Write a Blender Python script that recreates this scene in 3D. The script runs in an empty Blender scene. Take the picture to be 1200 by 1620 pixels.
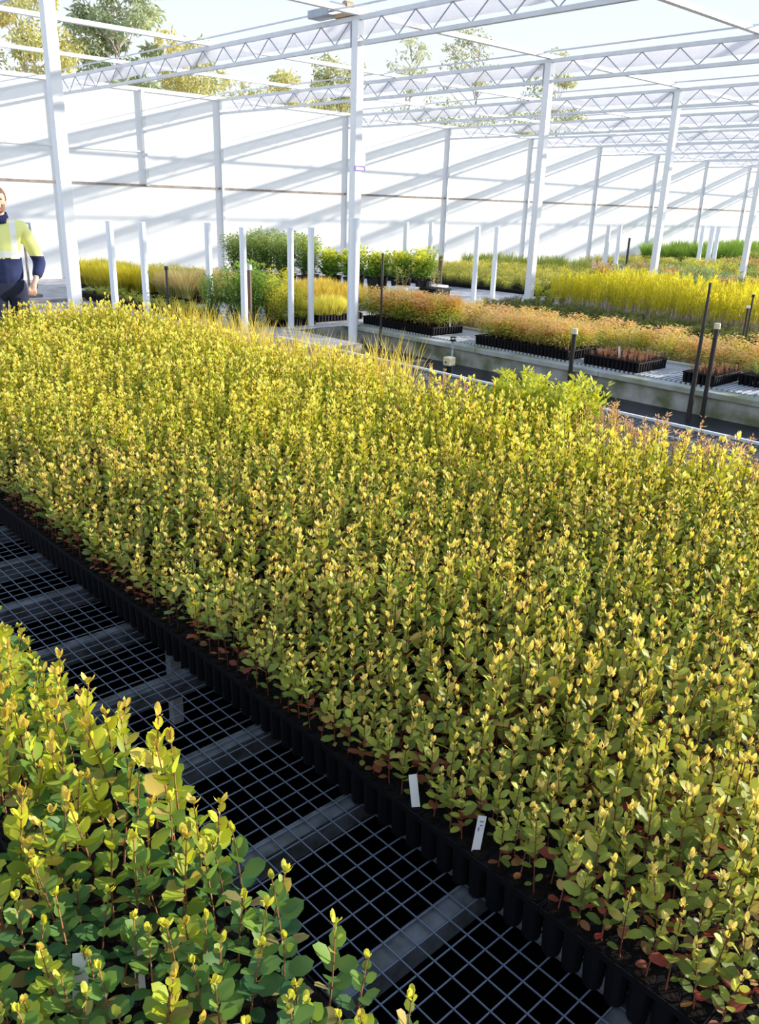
import bpy, bmesh, math, random
import numpy as np
from mathutils import Vector, Matrix

H = 1.66                                  # eye height above the nursery ground
sc = bpy.context.scene
COL = sc.collection

# ------------------------------------------------------------------ camera
cd = bpy.data.cameras.new('camera'); cam = bpy.data.objects.new('camera', cd); COL.objects.link(cam)
cd.sensor_fit = 'HORIZONTAL'; cd.sensor_width = 36.0; cd.lens = 36.0 * 1306.65 / 1200.0
cd.clip_start = 0.02; cd.clip_end = 600
yaw, pitch, roll = 0.7521, 0.3560, 0.03295
_fh = Vector((math.sin(yaw), math.cos(yaw), 0)); _rt = Vector((math.cos(yaw), -math.sin(yaw), 0)); _up = Vector((0, 0, 1))
_f = _fh * math.cos(pitch) - _up * math.sin(pitch)
_u = _fh * math.sin(pitch) + _up * math.cos(pitch)
_r2 = _rt * math.cos(roll) + _u * math.sin(roll)
_u2 = -_rt * math.sin(roll) + _u * math.cos(roll)
cam.matrix_world = Matrix(((_r2.x, _u2.x, -_f.x, 0), (_r2.y, _u2.y, -_f.y, 0), (_r2.z, _u2.z, -_f.z, H), (0, 0, 0, 1)))
sc.camera = cam

# ------------------------------------------------------------------ sky, sun, exposure
w = bpy.data.worlds.new('sky'); sc.world = w; w.use_nodes = True
nt = w.node_tree; nt.nodes.clear()
tc = nt.nodes.new('ShaderNodeTexCoord'); sep = nt.nodes.new('ShaderNodeSeparateXYZ')
ramp = nt.nodes.new('ShaderNodeValToRGB'); bg = nt.nodes.new('ShaderNodeBackground'); wo = nt.nodes.new('ShaderNodeOutputWorld')
nt.links.new(tc.outputs['Generated'], sep.inputs[0]); nt.links.new(sep.outputs['Z'], ramp.inputs[0])
ramp.color_ramp.elements[0].position = 0.0; ramp.color_ramp.elements[0].color = (0.93, 0.96, 1.0, 1)
ramp.color_ramp.elements[1].position = 0.75; ramp.color_ramp.elements[1].color = (0.46, 0.63, 0.90, 1)
e = ramp.color_ramp.elements.new(0.28); e.color = (0.72, 0.83, 0.98, 1)
nt.links.new(ramp.outputs[0], bg.inputs[0]); bg.inputs[1].default_value = 0.86
nt.links.new(bg.outputs[0], wo.inputs[0])

sd = bpy.data.lights.new('sun', 'SUN'); sun = bpy.data.objects.new('sun', sd); COL.objects.link(sun)
sd.energy = 5.6; sd.color = (1.0, 0.945, 0.84); sd.angle = 0.012
sun.rotation_euler = Vector((-1.655, 1.0, -0.447)).to_track_quat('-Z', 'Y').to_euler()
sun.location = (40, -20, 14)

vs = sc.view_settings
sc.display_settings.display_device = 'sRGB'
vs.view_transform = 'Standard'; vs.look = 'None'; vs.gamma = 1.0; vs.use_curve_mapping = False
vs.exposure = 0.45

# ------------------------------------------------------------------ helpers
def mat(name, col, rough=0.6, metal=0.0, spec=0.5, noise=0.0, nscale=8.0, col2=None, bump=0.0, trans=0.0, detail=4.0):
    m = bpy.data.materials.new(name); m.use_nodes = True
    t = m.node_tree; b = t.nodes['Principled BSDF']
    b.inputs['Base Color'].default_value = (*col, 1); b.inputs['Roughness'].default_value = rough
    b.inputs['Metallic'].default_value = metal; b.inputs['Specular IOR Level'].default_value = spec
    if noise > 0 or bump > 0:
        tcn = t.nodes.new('ShaderNodeTexCoord'); n = t.nodes.new('ShaderNodeTexNoise')
        n.inputs['Scale'].default_value = nscale; n.inputs['Detail'].default_value = detail
        t.links.new(tcn.outputs['Object'], n.inputs['Vector'])
        if noise > 0:
            r = t.nodes.new('ShaderNodeValToRGB'); c2 = col2 if col2 else tuple(c * (1 - noise) for c in col)
            r.color_ramp.elements[0].position = 0.35; r.color_ramp.elements[0].color = (*c2, 1)
            r.color_ramp.elements[1].position = 0.65; r.color_ramp.elements[1].color = (*col, 1)
            t.links.new(n.outputs['Fac'], r.inputs[0]); t.links.new(r.outputs[0], b.inputs['Base Color'])
        if bump > 0:
            bp = t.nodes.new('ShaderNodeBump'); bp.inputs['Strength'].default_value = bump; bp.inputs['Distance'].default_value = 0.02
            t.links.new(n.outputs['Fac'], bp.inputs['Height']); t.links.new(bp.outputs[0], b.inputs['Normal'])
    if trans > 0:
        tr = t.nodes.new('ShaderNodeBsdfTranslucent'); mx = t.nodes.new('ShaderNodeMixShader')
        tr.inputs[0].default_value = (*col, 1); mx.inputs[0].default_value = trans
        o = t.nodes['Material Output']
        t.links.new(b.outputs[0], mx.inputs[1]); t.links.new(tr.outputs[0], mx.inputs[2]); t.links.new(mx.outputs[0], o.inputs[0])
    return m

def leaf_mat(name, trans=0.35, rough=0.5, spec=0.35):
    m = bpy.data.materials.new(name); m.use_nodes = True
    t = m.node_tree; b = t.nodes['Principled BSDF']; o = t.nodes['Material Output']
    a = t.nodes.new('ShaderNodeVertexColor'); a.layer_name = 'Col'
    t.links.new(a.outputs['Color'], b.inputs['Base Color'])
    b.inputs['Roughness'].default_value = rough; b.inputs['Specular IOR Level'].default_value = spec
    if trans > 0:
        tr = t.nodes.new('ShaderNodeBsdfTranslucent'); mx = t.nodes.new('ShaderNodeMixShader')
        g = t.nodes.new('ShaderNodeMix'); g.data_type = 'RGBA'; g.blend_type = 'MULTIPLY'; g.inputs[0].default_value = 1.0
        g.inputs[7].default_value = (1.35, 1.25, 0.7, 1)
        t.links.new(a.outputs['Color'], g.inputs[6]); t.links.new(g.outputs[2], tr.inputs[0])
        mx.inputs[0].default_value = trans
        t.links.new(b.outputs[0], mx.inputs[1]); t.links.new(tr.outputs[0], mx.inputs[2]); t.links.new(mx.outputs[0], o.inputs[0])
    return m

M = {}
M['leaf'] = leaf_mat('leaf')
M['stem'] = leaf_mat('stem', 0.0, 0.6, 0.2)
M['galv'] = mat('galvanised_steel', (0.70, 0.72, 0.75), 0.45, 0.15, 0.5, 0.12, 6.0)
M['galvlit'] = mat('white_painted_steel', (0.86, 0.87, 0.88), 0.45, 0.0, 0.4, 0.05, 4.0)
M['galvdark'] = mat('dull_steel', (0.42, 0.45, 0.50), 0.5, 0.3, 0.5, 0.2, 10.0)
M['wire'] = mat('mesh_wire', (0.13, 0.15, 0.20), 0.5, 0.2, 0.4)
M['beamz'] = mat('bench_channel_steel', (0.13, 0.135, 0.15), 0.6, 0.1, 0.3, 0.45, 14.0, (0.05, 0.05, 0.045), 0.2)
M['fabric'] = mat('white_wall_fabric', (0.95, 0.945, 0.93), 0.8, 0.0, 0.1, 0.03, 1.2, trans=0.40)
M['curtain'] = mat('folded_shade_curtain', (0.80, 0.80, 0.86), 0.8, 0.0, 0.1, 0.08, 9.0, trans=0.35)
_t = M['curtain'].node_tree; _o = _t.nodes['Material Output']; _l = _o.inputs[0].links[0].from_socket
_tp = _t.nodes.new('ShaderNodeBsdfTransparent'); _mx = _t.nodes.new('ShaderNodeMixShader'); _mx.inputs[0].default_value = .38
_t.links.new(_l, _mx.inputs[1]); _t.links.new(_tp.outputs[0], _mx.inputs[2]); _t.links.new(_mx.outputs[0], _o.inputs[0])   # open weave lets some light through
M['pvc'] = mat('white_pvc', (0.86, 0.88, 0.90), 0.35, 0.0, 0.5)
M['black'] = mat('black_plastic', (0.012, 0.013, 0.015), 0.45, 0.0, 0.35)
M['blackrib'] = mat('black_tray_plastic', (0.004, 0.004, 0.006), 0.6, 0.0, 0.18)
M['soil'] = mat('potting_mix', (0.014, 0.009, 0.007), 0.95, 0.0, 0.1, 0.6, 60.0, bump=0.6)
M['concrete'] = mat('mossy_concrete', (0.47, 0.46, 0.43), 0.85, 0.0, 0.2, 0.5, 3.5, (0.16, 0.17, 0.09), 0.3)
M['concrete_cap'] = mat('concrete_cap', (0.52, 0.52, 0.50), 0.85, 0.0, 0.2, 0.35, 2.3, (0.27, 0.29, 0.18), 0.2)
M['ground'] = mat('pale_gravel', (0.60, 0.57, 0.56), 0.9, 0.0, 0.2, 0.25, 5.0, (0.38, 0.35, 0.37), 0.3)
M['outside'] = mat('outside_earth', (0.30, 0.30, 0.18), 0.95, 0.0, 0.1, 0.3, 1.0)
M['ditch'] = mat('wet_black_sheeting', (0.008, 0.009, 0.012), 0.32, 0.0, 0.22, 0.6, 2.0, (0.022, 0.026, 0.038), 0.5)
M['under'] = mat('black_weed_mat', (0.002, 0.002, 0.0025), 1.0, 0.0, 0.0)
M['mat_purple'] = mat('weathered_weed_mat', (0.25, 0.235, 0.27), 0.6, 0.0, 0.4, 0.3, 6.0, (0.16, 0.15, 0.18), 0.2)
M['slat'] = mat('grey_slat_plastic', (0.46, 0.47, 0.50), 0.5, 0.0, 0.4)
M['stake'] = mat('dark_pipe', (0.03, 0.026, 0.024), 0.35, 0.0, 0.5)
M['cream'] = mat('cream_plastic', (0.80, 0.68, 0.42), 0.5)
M['tag'] = mat('white_plant_label', (0.80, 0.77, 0.74), 0.5)
M['ink'] = mat('faded_ink', (0.16, 0.15, 0.2), 0.7)
M['purple'] = mat('purple_print', (0.20, 0.12, 0.36), 0.6)
M['timber'] = mat('weathered_timber', (0.34, 0.28, 0.24), 0.8, 0.0, 0.2, 0.4, 7.0)
M['bark'] = mat('gum_bark', (0.55, 0.48, 0.42), 0.85, 0.0, 0.1, 0.4, 5.0)
M['skin'] = mat('skin', (0.72, 0.42, 0.32), 0.55, 0.0, 0.35)
M['hair'] = mat('reddish_brown_hair', (0.16, 0.07, 0.035), 0.7)
M['hiviz'] = mat('hi_vis_yellow_cloth', (0.88, 0.90, 0.34), 0.8, 0.0, 0.1)
M['tape'] = mat('white_reflective_cloth', (0.88, 0.88, 0.86), 0.6, 0.0, 0.3)
M['navy'] = mat('navy_cloth', (0.035, 0.045, 0.12), 0.85, 0.0, 0.1, 0.3, 12.0)
M['trouser'] = mat('dark_work_trousers', (0.03, 0.035, 0.06), 0.9, 0.0, 0.1)
M['boot'] = mat('boot_leather', (0.06, 0.04, 0.03), 0.7)
M['brass'] = mat('rusty_gearbox', (0.45, 0.30, 0.18), 0.6, 0.3)

def tag(o, label=None, cat=None, group=None, kind=None):
    if label: o['label'] = label
    if cat: o['category'] = cat
    if group: o['group'] = group
    if kind: o['kind'] = kind
    return o

class MB:
    """collects shapes for ONE mesh object"""
    def __init__(s): s.v = []; s.f = []
    def add(s, vs, fs):
        n = len(s.v); s.v += [tuple(v) for v in vs]; s.f += [tuple(i + n for i in f) for f in fs]; return s
    def box(s, x0, x1, y0, y1, z0, z1):
        return s.add([(x0,y0,z0),(x1,y0,z0),(x1,y1,z0),(x0,y1,z0),(x0,y0,z1),(x1,y0,z1),(x1,y1,z1),(x0,y1,z1)],
                     [(0,3,2,1),(4,5,6,7),(0,1,5,4),(1,2,6,5),(2,3,7,6),(3,0,4,7)])
    def tube(s, p0, p1, r0, r1=None, n=8, cap=True):
        r1 = r0 if r1 is None else r1
        p0 = Vector(p0); p1 = Vector(p1); d = (p1 - p0).normalized()
        a = d.orthogonal().normalized(); b = d.cross(a)
        vs = []
        for p, r in ((p0, r0), (p1, r1)):
            for i in range(n):
                t = 2 * math.pi * i / n; vs.append(p + a * (r * math.cos(t)) + b * (r * math.sin(t)))
        fs = [(i, (i + 1) % n, n + (i + 1) % n, n + i) for i in range(n)]
        if cap: fs += [tuple(range(n - 1, -1, -1)), tuple(range(n, 2 * n))]
        return s.add(vs, fs)
    def build(s, name, m, parent=None, loc=None, smooth=False, bevel=0.0):
        me = bpy.data.meshes.new(name); me.from_pydata(s.v, [], s.f); me.update()
        if m: me.materials.append(m)
        if smooth:
            for p in me.polygons: p.use_smooth = True
        o = bpy.data.objects.new(name, me); COL.objects.link(o)
        if parent: o.parent = parent
        if loc: o.location = loc
        if bevel > 0:
            bv = o.modifiers.new('bevel', 'BEVEL'); bv.width = bevel; bv.segments = 2; bv.limit_method = 'ANGLE'
        return o

def empty(name, loc, rz=0.0):
    o = bpy.data.objects.new(name, None); COL.objects.link(o); o.location = loc; o.rotation_euler = (0, 0, rz)
    o.empty_display_size = 0.05
    return o

def copy_tree(o, parent=None):
    kids = list(o.children); c = o.copy(); COL.objects.link(c)
    if parent: c.parent = parent
    for k in kids: copy_tree(k, c)
    return c

def gz(b):
    return 0.0 if b < 12 else (-0.12 * (b - 12) / 6 if b < 18 else -0.12)

# ------------------------------------------------------------------ setting
DA, DB = 7.97, 7.9      # kerb of the raised concrete floor, end of the sunken bench bay
g = MB()
bs = [9.3, 12, 18, 120]
for i in range(3):
    b0, b1 = bs[i], bs[i + 1]; z0, z1 = gz(b0), gz(b1)
    g.add([(-60, b0, z0), (160, b0, z0), (160, b1, z1), (-60, b1, z1)], [(0, 1, 2, 3)])
g.add([(-60, DB, 0), (7.0, DB, 0), (7.0, 9.3, 0), (-60, 9.3, 0)], [(0, 1, 2, 3)])
g.add([(DA + .12, -30, 0), (160, -30, 0), (160, 9.3, 0), (DA + .12, 9.3, 0)], [(0, 1, 2, 3)])
tag(g.build('floor', M['ground']), kind='structure')
g = MB(); g.add([(-8, -6, -.24), (5.7, -6, -.24), (5.7, DB, -.24), (-8, DB, -.24)], [(0, 1, 2, 3)])
tag(g.build('floor_sunken_bay', M['under']), kind='structure')
g = MB(); g.add([(5.7, -6, -.24), (DA, -6, -.24), (DA, 9.3, -.24), (5.7, 9.3, -.24)], [(0, 1, 2, 3)])
tag(g.build('floor_wet_aisle', M['ditch']), kind='structure')
# retaining faces
g = MB(); g.box(DA, DA + .12, -6, 9.3, -.26, -.045); g.box(7.0, DA, 9.3, 9.42, -.26, -.005); g.box(6.88, 7.0, DB, 9.42, -.26, -.005); g.box(-8, 6.88, DB, DB + .12, -.26, -.005)
tag(g.build('wall_retaining_kerb', M['concrete']), kind='structure')
g = MB()
rr = random.Random(5); y = -6.0
while y < 9.3:
    L = min(1.8 + rr.random() * .05, 9.32 - y); g.box(DA - .03, DA + .14, y, y + L - .008, -.045, .012); y += L
tag(g.build('trim_1', M['concrete_cap'], bevel=.006), kind='structure')

# side wall of white fabric
WB = 19.0
WT = H + 2.29
g = MB(); g.box(-14, 66, WB, WB + .02, -.12, WT)
tag(g.build('wall_back', M['fabric']), kind='structure')
g = MB(); g.box(-14, 66, WB - .035, WB - .005, H + .23, H + .275); tag(g.build('trim_2', M['timber']), kind='structure')
g = MB(); g.box(-14, 66, WB - .05, WB - .005, WT - .06, WT + .02); tag(g.build('trim_3', M['galvlit']), kind='structure')
g = MB(); g.box(4, 9.98, WB - .035, WB - .005, H + .96, H + .995); tag(g.build('trim_4', M['galv']), kind='structure')

TA = [3.88 + 4.07 * k for k in range(0, 13)]
wall_names = ['leftmost grey wall post, close behind the tall white column at the left', 'grey wall post above the tall green shrubs, next to the right of the leftmost one',
 'grey wall post just left of the column with the sign', 'grey wall post behind the pair of white posts right of the sign column', 'grey wall post just left of the second tall white column',
 'grey wall post seen between the second and third tall columns, nearer the second', 'grey wall post just left of the third tall white column at the right',
 'thin grey wall post behind the bright green hedge of grasses', 'thin grey wall post nearest the right edge of the photo']
for k in range(0, 12):
    a = TA[1] + 4.07 * k if k else TA[1]
    if k > 8: break
    p = MB().box(-.032, .032, -.07, 0, 0, WT + .12 - .03).build('wall_post', M['galv'])
    p.location = (a, WB - .02, -.12)
    tag(p, wall_names[k], 'post', 'grey posts along the white fabric wall')
p = MB().box(-.035, .035, -.05, 0, H + .25, WT - .02).build('wall_stud', M['galv'], loc=(9.98, WB - .035, 0))
tag(p, 'short grey stud in upper half of white wall, left of the second wall post', 'stud')

# ------------------------------------------------------------------ roof trusses
tnames = ['nearest white lattice truss, only its end showing in the top left corner', 'lattice truss carried by the column with the sign', 'lattice truss carried by the second tall column',
 'lattice truss carried by the third tall column, at the right', 'fourth lattice truss back from the sign column', 'fifth lattice truss back from the sign column',
 'sixth lattice truss back from the sign column', 'seventh lattice truss back from the sign column', 'eighth lattice truss back from the sign column', 'ninth lattice truss back from the sign column', 'tenth lattice truss back from the sign column']
ZB, ZT = H + 1.95, H + 2.235
B0, B1 = -1.2, WB - .06
def make_truss():
    root = empty('roof_truss', (0, 0, 0))
    MB().box(-.03, .03, B0, B1, ZT - .025, ZT + .03).build('top_chord', M['galv'], root)
    MB().box(-.03, .03, B0, B1, ZB - .03, ZB + .02).build('bottom_chord', M['galv'], root)
    m = MB(); per = .604; y = 9.363 - 17 * per
    while y < B1 - per:
        if y >= B0:
            m.tube((0, y, ZT - .02), (0, y + per / 2, ZB + .015), .0085, n=6)
            m.tube((0, y + per / 2, ZB + .015), (0, y + per, ZT - .02), .0085, n=6)
        y += per
    m.build('web_bracing', M['galvdark'], root)
    # bundled shade curtain hanging behind the web
    c = MB(); n = 160; r = random.Random(3)
    vs = []
    for i in range(n + 1):
        y = B0 + (B1 - B0) * i / n; w = .05 + .012 * math.sin(i * 1.9); zb = ZT - .185 + .006 * math.sin(i * .35) + r.uniform(-.004, .004)
        vs += [(w, y, ZT + .0), (w + .012, y, ZT - .1), (w, y, zb), (w + .035, y, zb), (w + .04, y, ZT)]
    fs = []
    for i in range(n):
        for j in range(4):
            fs.append((i * 5 + j, i * 5 + j + 1, i * 5 + 6 + j, i * 5 + 5 + j))
    c.add(vs, fs); c.build('shade_curtain', M['curtain'], root, smooth=True)
    # drive cable rod above
    MB().tube((-.05, B0, ZT + .13), (-.05, B1, ZT + .13), .012, n=6).build('drive_rod', M['galv'], root)
    return root
tr0 = make_truss(); tr0.location.x = TA[0]; tag(tr0, tnames[0], 'truss', 'white lattice roof trusses')
for k in range(1, 11):
    t = copy_tree(tr0); t.location.x = TA[k]; tag(t, tnames[k], 'truss', 'white lattice roof trusses')

# columns of the inner row
cn = ['tall white steel column at the left, standing by the person in hi-vis', 'tall white steel column carrying a small purple edged sign', 'second tall white column to the right of the sign, at the path corner',
      'third tall white column right of the sign, behind the yellow willow seedlings', 'tall white column at the right edge of the photo', 'thin far white column beyond the right edge bushes', ]
for k in range(0, 5):
    root = empty('roof_column', (TA[k], 9.2, 0))
    MB().box(-.06, .06, -.06, .06, 0, ZT - .03).build('shaft', M['galvlit'], root, bevel=.004)
    MB().box(-.10, .10, -.10, .10, 0, .012).build('base_plate', M['galv'], root)
    MB().box(-.07, .07, .06, .075, ZB - .05, ZT - .03).build('bracket', M['galvdark'], root)
    tag(root, cn[k], 'column', 'tall white columns under the trusses')

# purlins
for i, (b, nm) in enumerate([(15.8, 'white roof beam nearer the fabric wall, second line in from it'), (12.8, 'white roof beam midway between the columns and the fabric wall'),
              (9.2, 'white roof beam running over the row of tall columns'), (5.85, 'nearest white roof beam, at the top right corner')]):
    p = MB().box(0, 1, -.04, .04, 0, .06).build('roof_beam', M['galvlit'])
    p.scale = (62, 1, 1); p.location = (-6, b, ZT + .032)
    tag(p, nm, 'beam', 'white beams running along the roof')
# curtain drive gear over the sign column
root = empty('curtain_drive_gearbox', (TA[1], 9.2, ZT + .035))
MB().box(-.16, .06, .42, .86, .03, .13).build('housing', M['galvdark'], root, bevel=.01)
MB().box(-.06, .06, .02, .42, .0, .05).build('mounting_plate', M['brass'], root)
MB().tube((-.3, .2, .12), (.9, .2, .12), .02).build('drive_shaft', M['galvlit'], root, smooth=True)
MB().tube((-.07, .2, .12), (.05, .2, .12), .06, n=14).build('gear', M['brass'], root)
tag(root, 'steel curtain gearbox on top of the column with the sign', 'gearbox')

# sign
root = empty('column_sign', (TA[1] + .02, 9.135, H + .42))
MB().box(-.09, .09, -.006, 0, .07, .22).build('card', M['tape'], root)
MB().box(-.105, .09, -.010, 0, 0, .062).build('lower_strip', M['purple'], root)
MB().box(-.075, .055, -.013, -.010, .012, .045).build('strip_window', M['tape'], root)
q = MB()
for j, (x0, x1) in enumerate([(-.07, .07), (-.06, .05), (-.07, .06), (-.05, .03)]):
    q.box(x0, x1, -.0085, -.006, .19 - j * .028, .197 - j * .028)
q.build('faded_lines', mat('pale_blue_print', (.55, .6, .75), .6), root)
tag(root, 'small white sign with purple edged strip on the tall column', 'sign')

# ------------------------------------------------------------------ short white posts
posts = [(5.39, 11.4, .05), (5.7, 11.06, .05), (6.76, 11.1, .05), (6.25, 9.42, .045), (7.07, 9.5, .045), (7.46, 9.55, .045), (7.35, 8.5, .06),
         (12.7, 13.05, .055), (13.7, 13.3, .05), (12.27, 10.7, .05), (12.98, 10.83, .05), (20, 12.9, .06), (20.7, 13.0, .055), (28.6, 14.7, .07), (27.1, 13.4, .07), (27.7, 13.9, .085)]
pn = ['short white post farthest left, in front of yellow grass', 'short white post with a black riser beside it, before yellow grass', 'short white post left of the green shrub, right of the beige grasses',
 'short white post with a dark brown pipe leaning at its foot', 'short white post in front of amber grass trays, left one of two', 'short white post in front of amber grass trays, right one of two',
 'thicker short white post overlapping the column with the sign', 'short white post just right of the sign column by the thin black riser', 'slim short white post by a brown stake, right of the sign column',
 'short white post at the purple path, left one of two', 'short white post at the purple path, right one of two', 'short white post rising from yellow willow seedlings, left one of two',
 'short white post rising from willow seedlings beside a dark stake', 'short white post at far right, rightmost of three leaning close together', 'short white post at far right, leftmost of three standing close together', 'short white post at far right, thick middle one of three']
for (a, b, r), nm in zip(posts, pn):
    zb = -.24 if (a < DA and a > 7.0 and b < 9.3) else gz(b)
    top = H - .335 if not (7.2 < a < 7.4) else H - .18
    root = empty('white_post', (a, b, zb))
    MB().tube((0, 0, 0), (0, 0, top - zb), r, n=16).build('tube', M['pvc'], root, smooth=False)
    MB().tube((0, 0, top - zb), (0, 0, top - zb + .012), r * 1.06, r * .95, n=16).build('end_cap', M['pvc'], root)
    tag(root, nm, 'post', 'short white plastic posts')

# ------------------------------------------------------------------ mesh bench in the sunken bay
ZM = H - 1.45           # wire level 0.21
BA0, BA1, BB0, BB1 = -1.4, 5.6, -.2, 7.8
root = empty('mesh_bench', (2, 4, -.24))
def lb(m):  # local offset
    m.v = [(x - 2, y - 4, z + .24) for x, y, z in m.v]; return m
m = MB(); r = .0014
nx = int((BA1 - BA0) / .05); ny = int((BB1 - BB0) / .05)
x0 = .704 * 1.45 - 49 * .05
for i in range(nx + 1):
    x = x0 + i * .05
    if x < BA1: m.box(x - r, x + r, BB0, BB1, ZM - r, ZM + r)
for j in range(ny + 1):
    y = BB0 + .03 + j * .05
    if y < BB1: m.box(BA0, BA1, y - r, y + r, ZM - 3 * r, ZM - r)
lb(m).build('wire_mesh', M['wire'], root)
yb = .916
for k in range(-2, 17):
    y = .916 + .409 * k
    if y > BB1 - .02: break
    m = MB(); m.box(BA0, BA1, y - .03, y + .022, ZM - .0125, ZM - .0075); m.box(BA0, BA1, y - .03, y - .026, ZM - .072, ZM - .0125); m.box(BA0, BA1, y - .026, y + .018, ZM - .076, ZM - .072)
    lb(m).build('support_channel', M['beamz'], root)
for a in (BA0 + .02, 1.3, 3.4, BA1 - .02):
    m = MB(); m.box(a - .02, a + .02, BB0, BB1, ZM - .14, ZM - .08)
    lb(m).build('bearer', M['galvdark'], root)
    for b in (BB0 + .1, 2.5, 5.1, BB1 - .1):
        m = MB(); m.box(a - .02, a + .02, b - .02, b + .02, -.24, ZM - .14); lb(m).build('leg', M['galvdark'], root)
m = MB(); m.box(BA1, BA1 + .025, BB0, BB1, ZM - .004, ZM + .014); lb(m).build('edge_rail', M['galvlit'], root)
tag(root, 'low galvanised wire mesh bench carrying the seedling trays', 'bench')

# ------------------------------------------------------------------ foliage generator (numpy)
T6 = (np.array([[0,0,0],[.32,.46,.05],[.32,-.46,.05],[.72,.40,.03],[.72,-.40,.03],[1,0,-.08]], float), [0,2,1, 1,2,4,3, 3,4,5], [3,4,3])
T8 = (np.array([[0,0,0],[.16,.34,.04],[.16,-.34,.04],[.48,.5,.07],[.48,-.5,.07],[.82,.36,.03],[.82,-.36,.03],[1,0,-.06],[.16,0,0],[.48,0,0],[.82,0,-.02]], float),
      [0,8,1, 0,2,8, 8,9,3,1, 2,4,9,8, 9,10,5,3, 4,6,10,9, 10,7,5, 6,7,10], [3,3,4,4,4,4,3,3])
T4 = (np.array([[0,0,0],[.45,.5,.04],[1,0,-.03],[.45,-.5,.04]], float), [0,3,2,1], [4])
TB = (np.array([[0,.5,0],[0,-.5,0],[.55,.42,.04],[.55,-.42,.04],[1,0,-.04]], float), [0,1,3,2, 2,3,4], [4,3])

class Geo:
    def __init__(s): s.V = []; s.L = []; s.K = []; s.C = []; s.n = 0
    def raw(s, V, L, K, C):
        s.V.append(V); s.L.append(L + s.n); s.K.append(K); s.C.append(C); s.n += len(V)
    def leaves(s, P, D, N, L, W, C, T):
        P = np.asarray(P, float).reshape(-1, 3); n = len(P)
        if n == 0: return
        D = np.asarray(D, float).reshape(-1, 3); D = D / np.linalg.norm(D, axis=1, keepdims=True)
        N = np.asarray(N, float).reshape(-1, 3); S = np.cross(D, N); S /= (np.linalg.norm(S, axis=1, keepdims=True) + 1e-9); N = np.cross(S, D)
        L = np.broadcast_to(np.asarray(L, float), (n,)); W = np.broadcast_to(np.asarray(W, float), (n,))
        tp, lp, kk = T; k = len(tp)
        V = P[:, None] + D[:, None] * (tp[None, :, 0:1] * L[:, None, None]) + S[:, None] * (tp[None, :, 1:2] * W[:, None, None]) + N[:, None] * (tp[None, :, 2:3] * L[:, None, None])
        lo = (np.array(lp)[None] + (np.arange(n) * k)[:, None]).ravel()
        C = np.broadcast_to(np.asarray(C, float).reshape(-1, 3), (n, 3))
        s.raw(V.reshape(-1, 3), lo, np.tile(kk, n), np.repeat(C, k, 0))
    def sticks(s, P0, P1, r0, r1, C):
        P0 = np.asarray(P0, float).reshape(-1, 3); P1 = np.asarray(P1, float).reshape(-1, 3); n = len(P0)
        if n == 0: return
        D = P1 - P0; D /= (np.linalg.norm(D, axis=1, keepdims=True) + 1e-9)
        h = np.where(np.abs(D[:, 2:3]) > .9, np.array([[1., 0, 0]]), np.array([[0, 0, 1.]]))
        A = np.cross(D, h); A /= np.linalg.norm(A, axis=1, keepdims=True); B = np.cross(D, A)
        r0 = np.broadcast_to(np.asarray(r0, float), (n,)); r1 = np.broadcast_to(np.asarray(r1, float), (n,))
        vs = []
        for Pt, r in ((P0, r0), (P1, r1)):
            for t in (0, 2.094, 4.189):
                vs.append(Pt + A * (np.cos(t) * r)[:, None] + B * (np.sin(t) * r)[:, None])
        V = np.stack(vs, 1)
        lp = np.array([0,1,4,3, 1,2,5,4, 2,0,3,5]); lo = (lp[None] + (np.arange(n) * 6)[:, None]).ravel()
        C = np.broadcast_to(np.asarray(C, float).reshape(-1, 3), (n, 3))
        s.raw(V.reshape(-1, 3), lo, np.tile([4, 4, 4], n), np.repeat(C, 6, 0))
    def pack(s):
        if not s.V: return None
        return (np.concatenate(s.V), np.concatenate(s.L), np.concatenate(s.K), np.concatenate(s.C))
    def inst(s, pk, pos, rz=0., sc_=1., lean=(0, 0), tint=(1, 1, 1), szx=1.):
        V, L, K, C = pk; c, n = math.cos(rz), math.sin(rz)
        W = V * np.array([sc_ * szx, sc_ * szx, sc_])
        W = W @ np.array([[c, n, 0], [-n, c, 0], [0, 0, 1]])
        W[:, 0] += W[:, 2] * lean[0]; W[:, 1] += W[:, 2] * lean[1]
        s.raw(W + np.array(pos), L, K, C * np.array(tint))
    def mesh(s, name, m):
        V, L, K, C = s.pack(); me = bpy.data.meshes.new(name)
        me.vertices.add(len(V)); me.vertices.foreach_set('co', V.astype(np.float32).ravel())
        me.loops.add(len(L)); me.loops.foreach_set('vertex_index', L.astype(np.int32))
        st = np.concatenate([[0], np.cumsum(K)[:-1]]); me.polygons.add(len(K))
        me.polygons.foreach_set('loop_start', st.astype(np.int32))
        me.polygons.foreach_set('use_smooth', np.ones(len(K), bool))
        me.update(calc_edges=True)
        at = me.color_attributes.new('Col', 'FLOAT_COLOR', 'POINT')
        at.data.foreach_set('color', np.concatenate([np.clip(C, 0, .95), np.ones((len(C), 1))], 1).astype(np.float32).ravel())
        me.materials.append(m); me.validate(); return me

def mix(a, b, t):
    return np.asarray(a) * (1 - np.asarray(t)[..., None]) + np.asarray(b) * np.asarray(t)[..., None]

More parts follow.
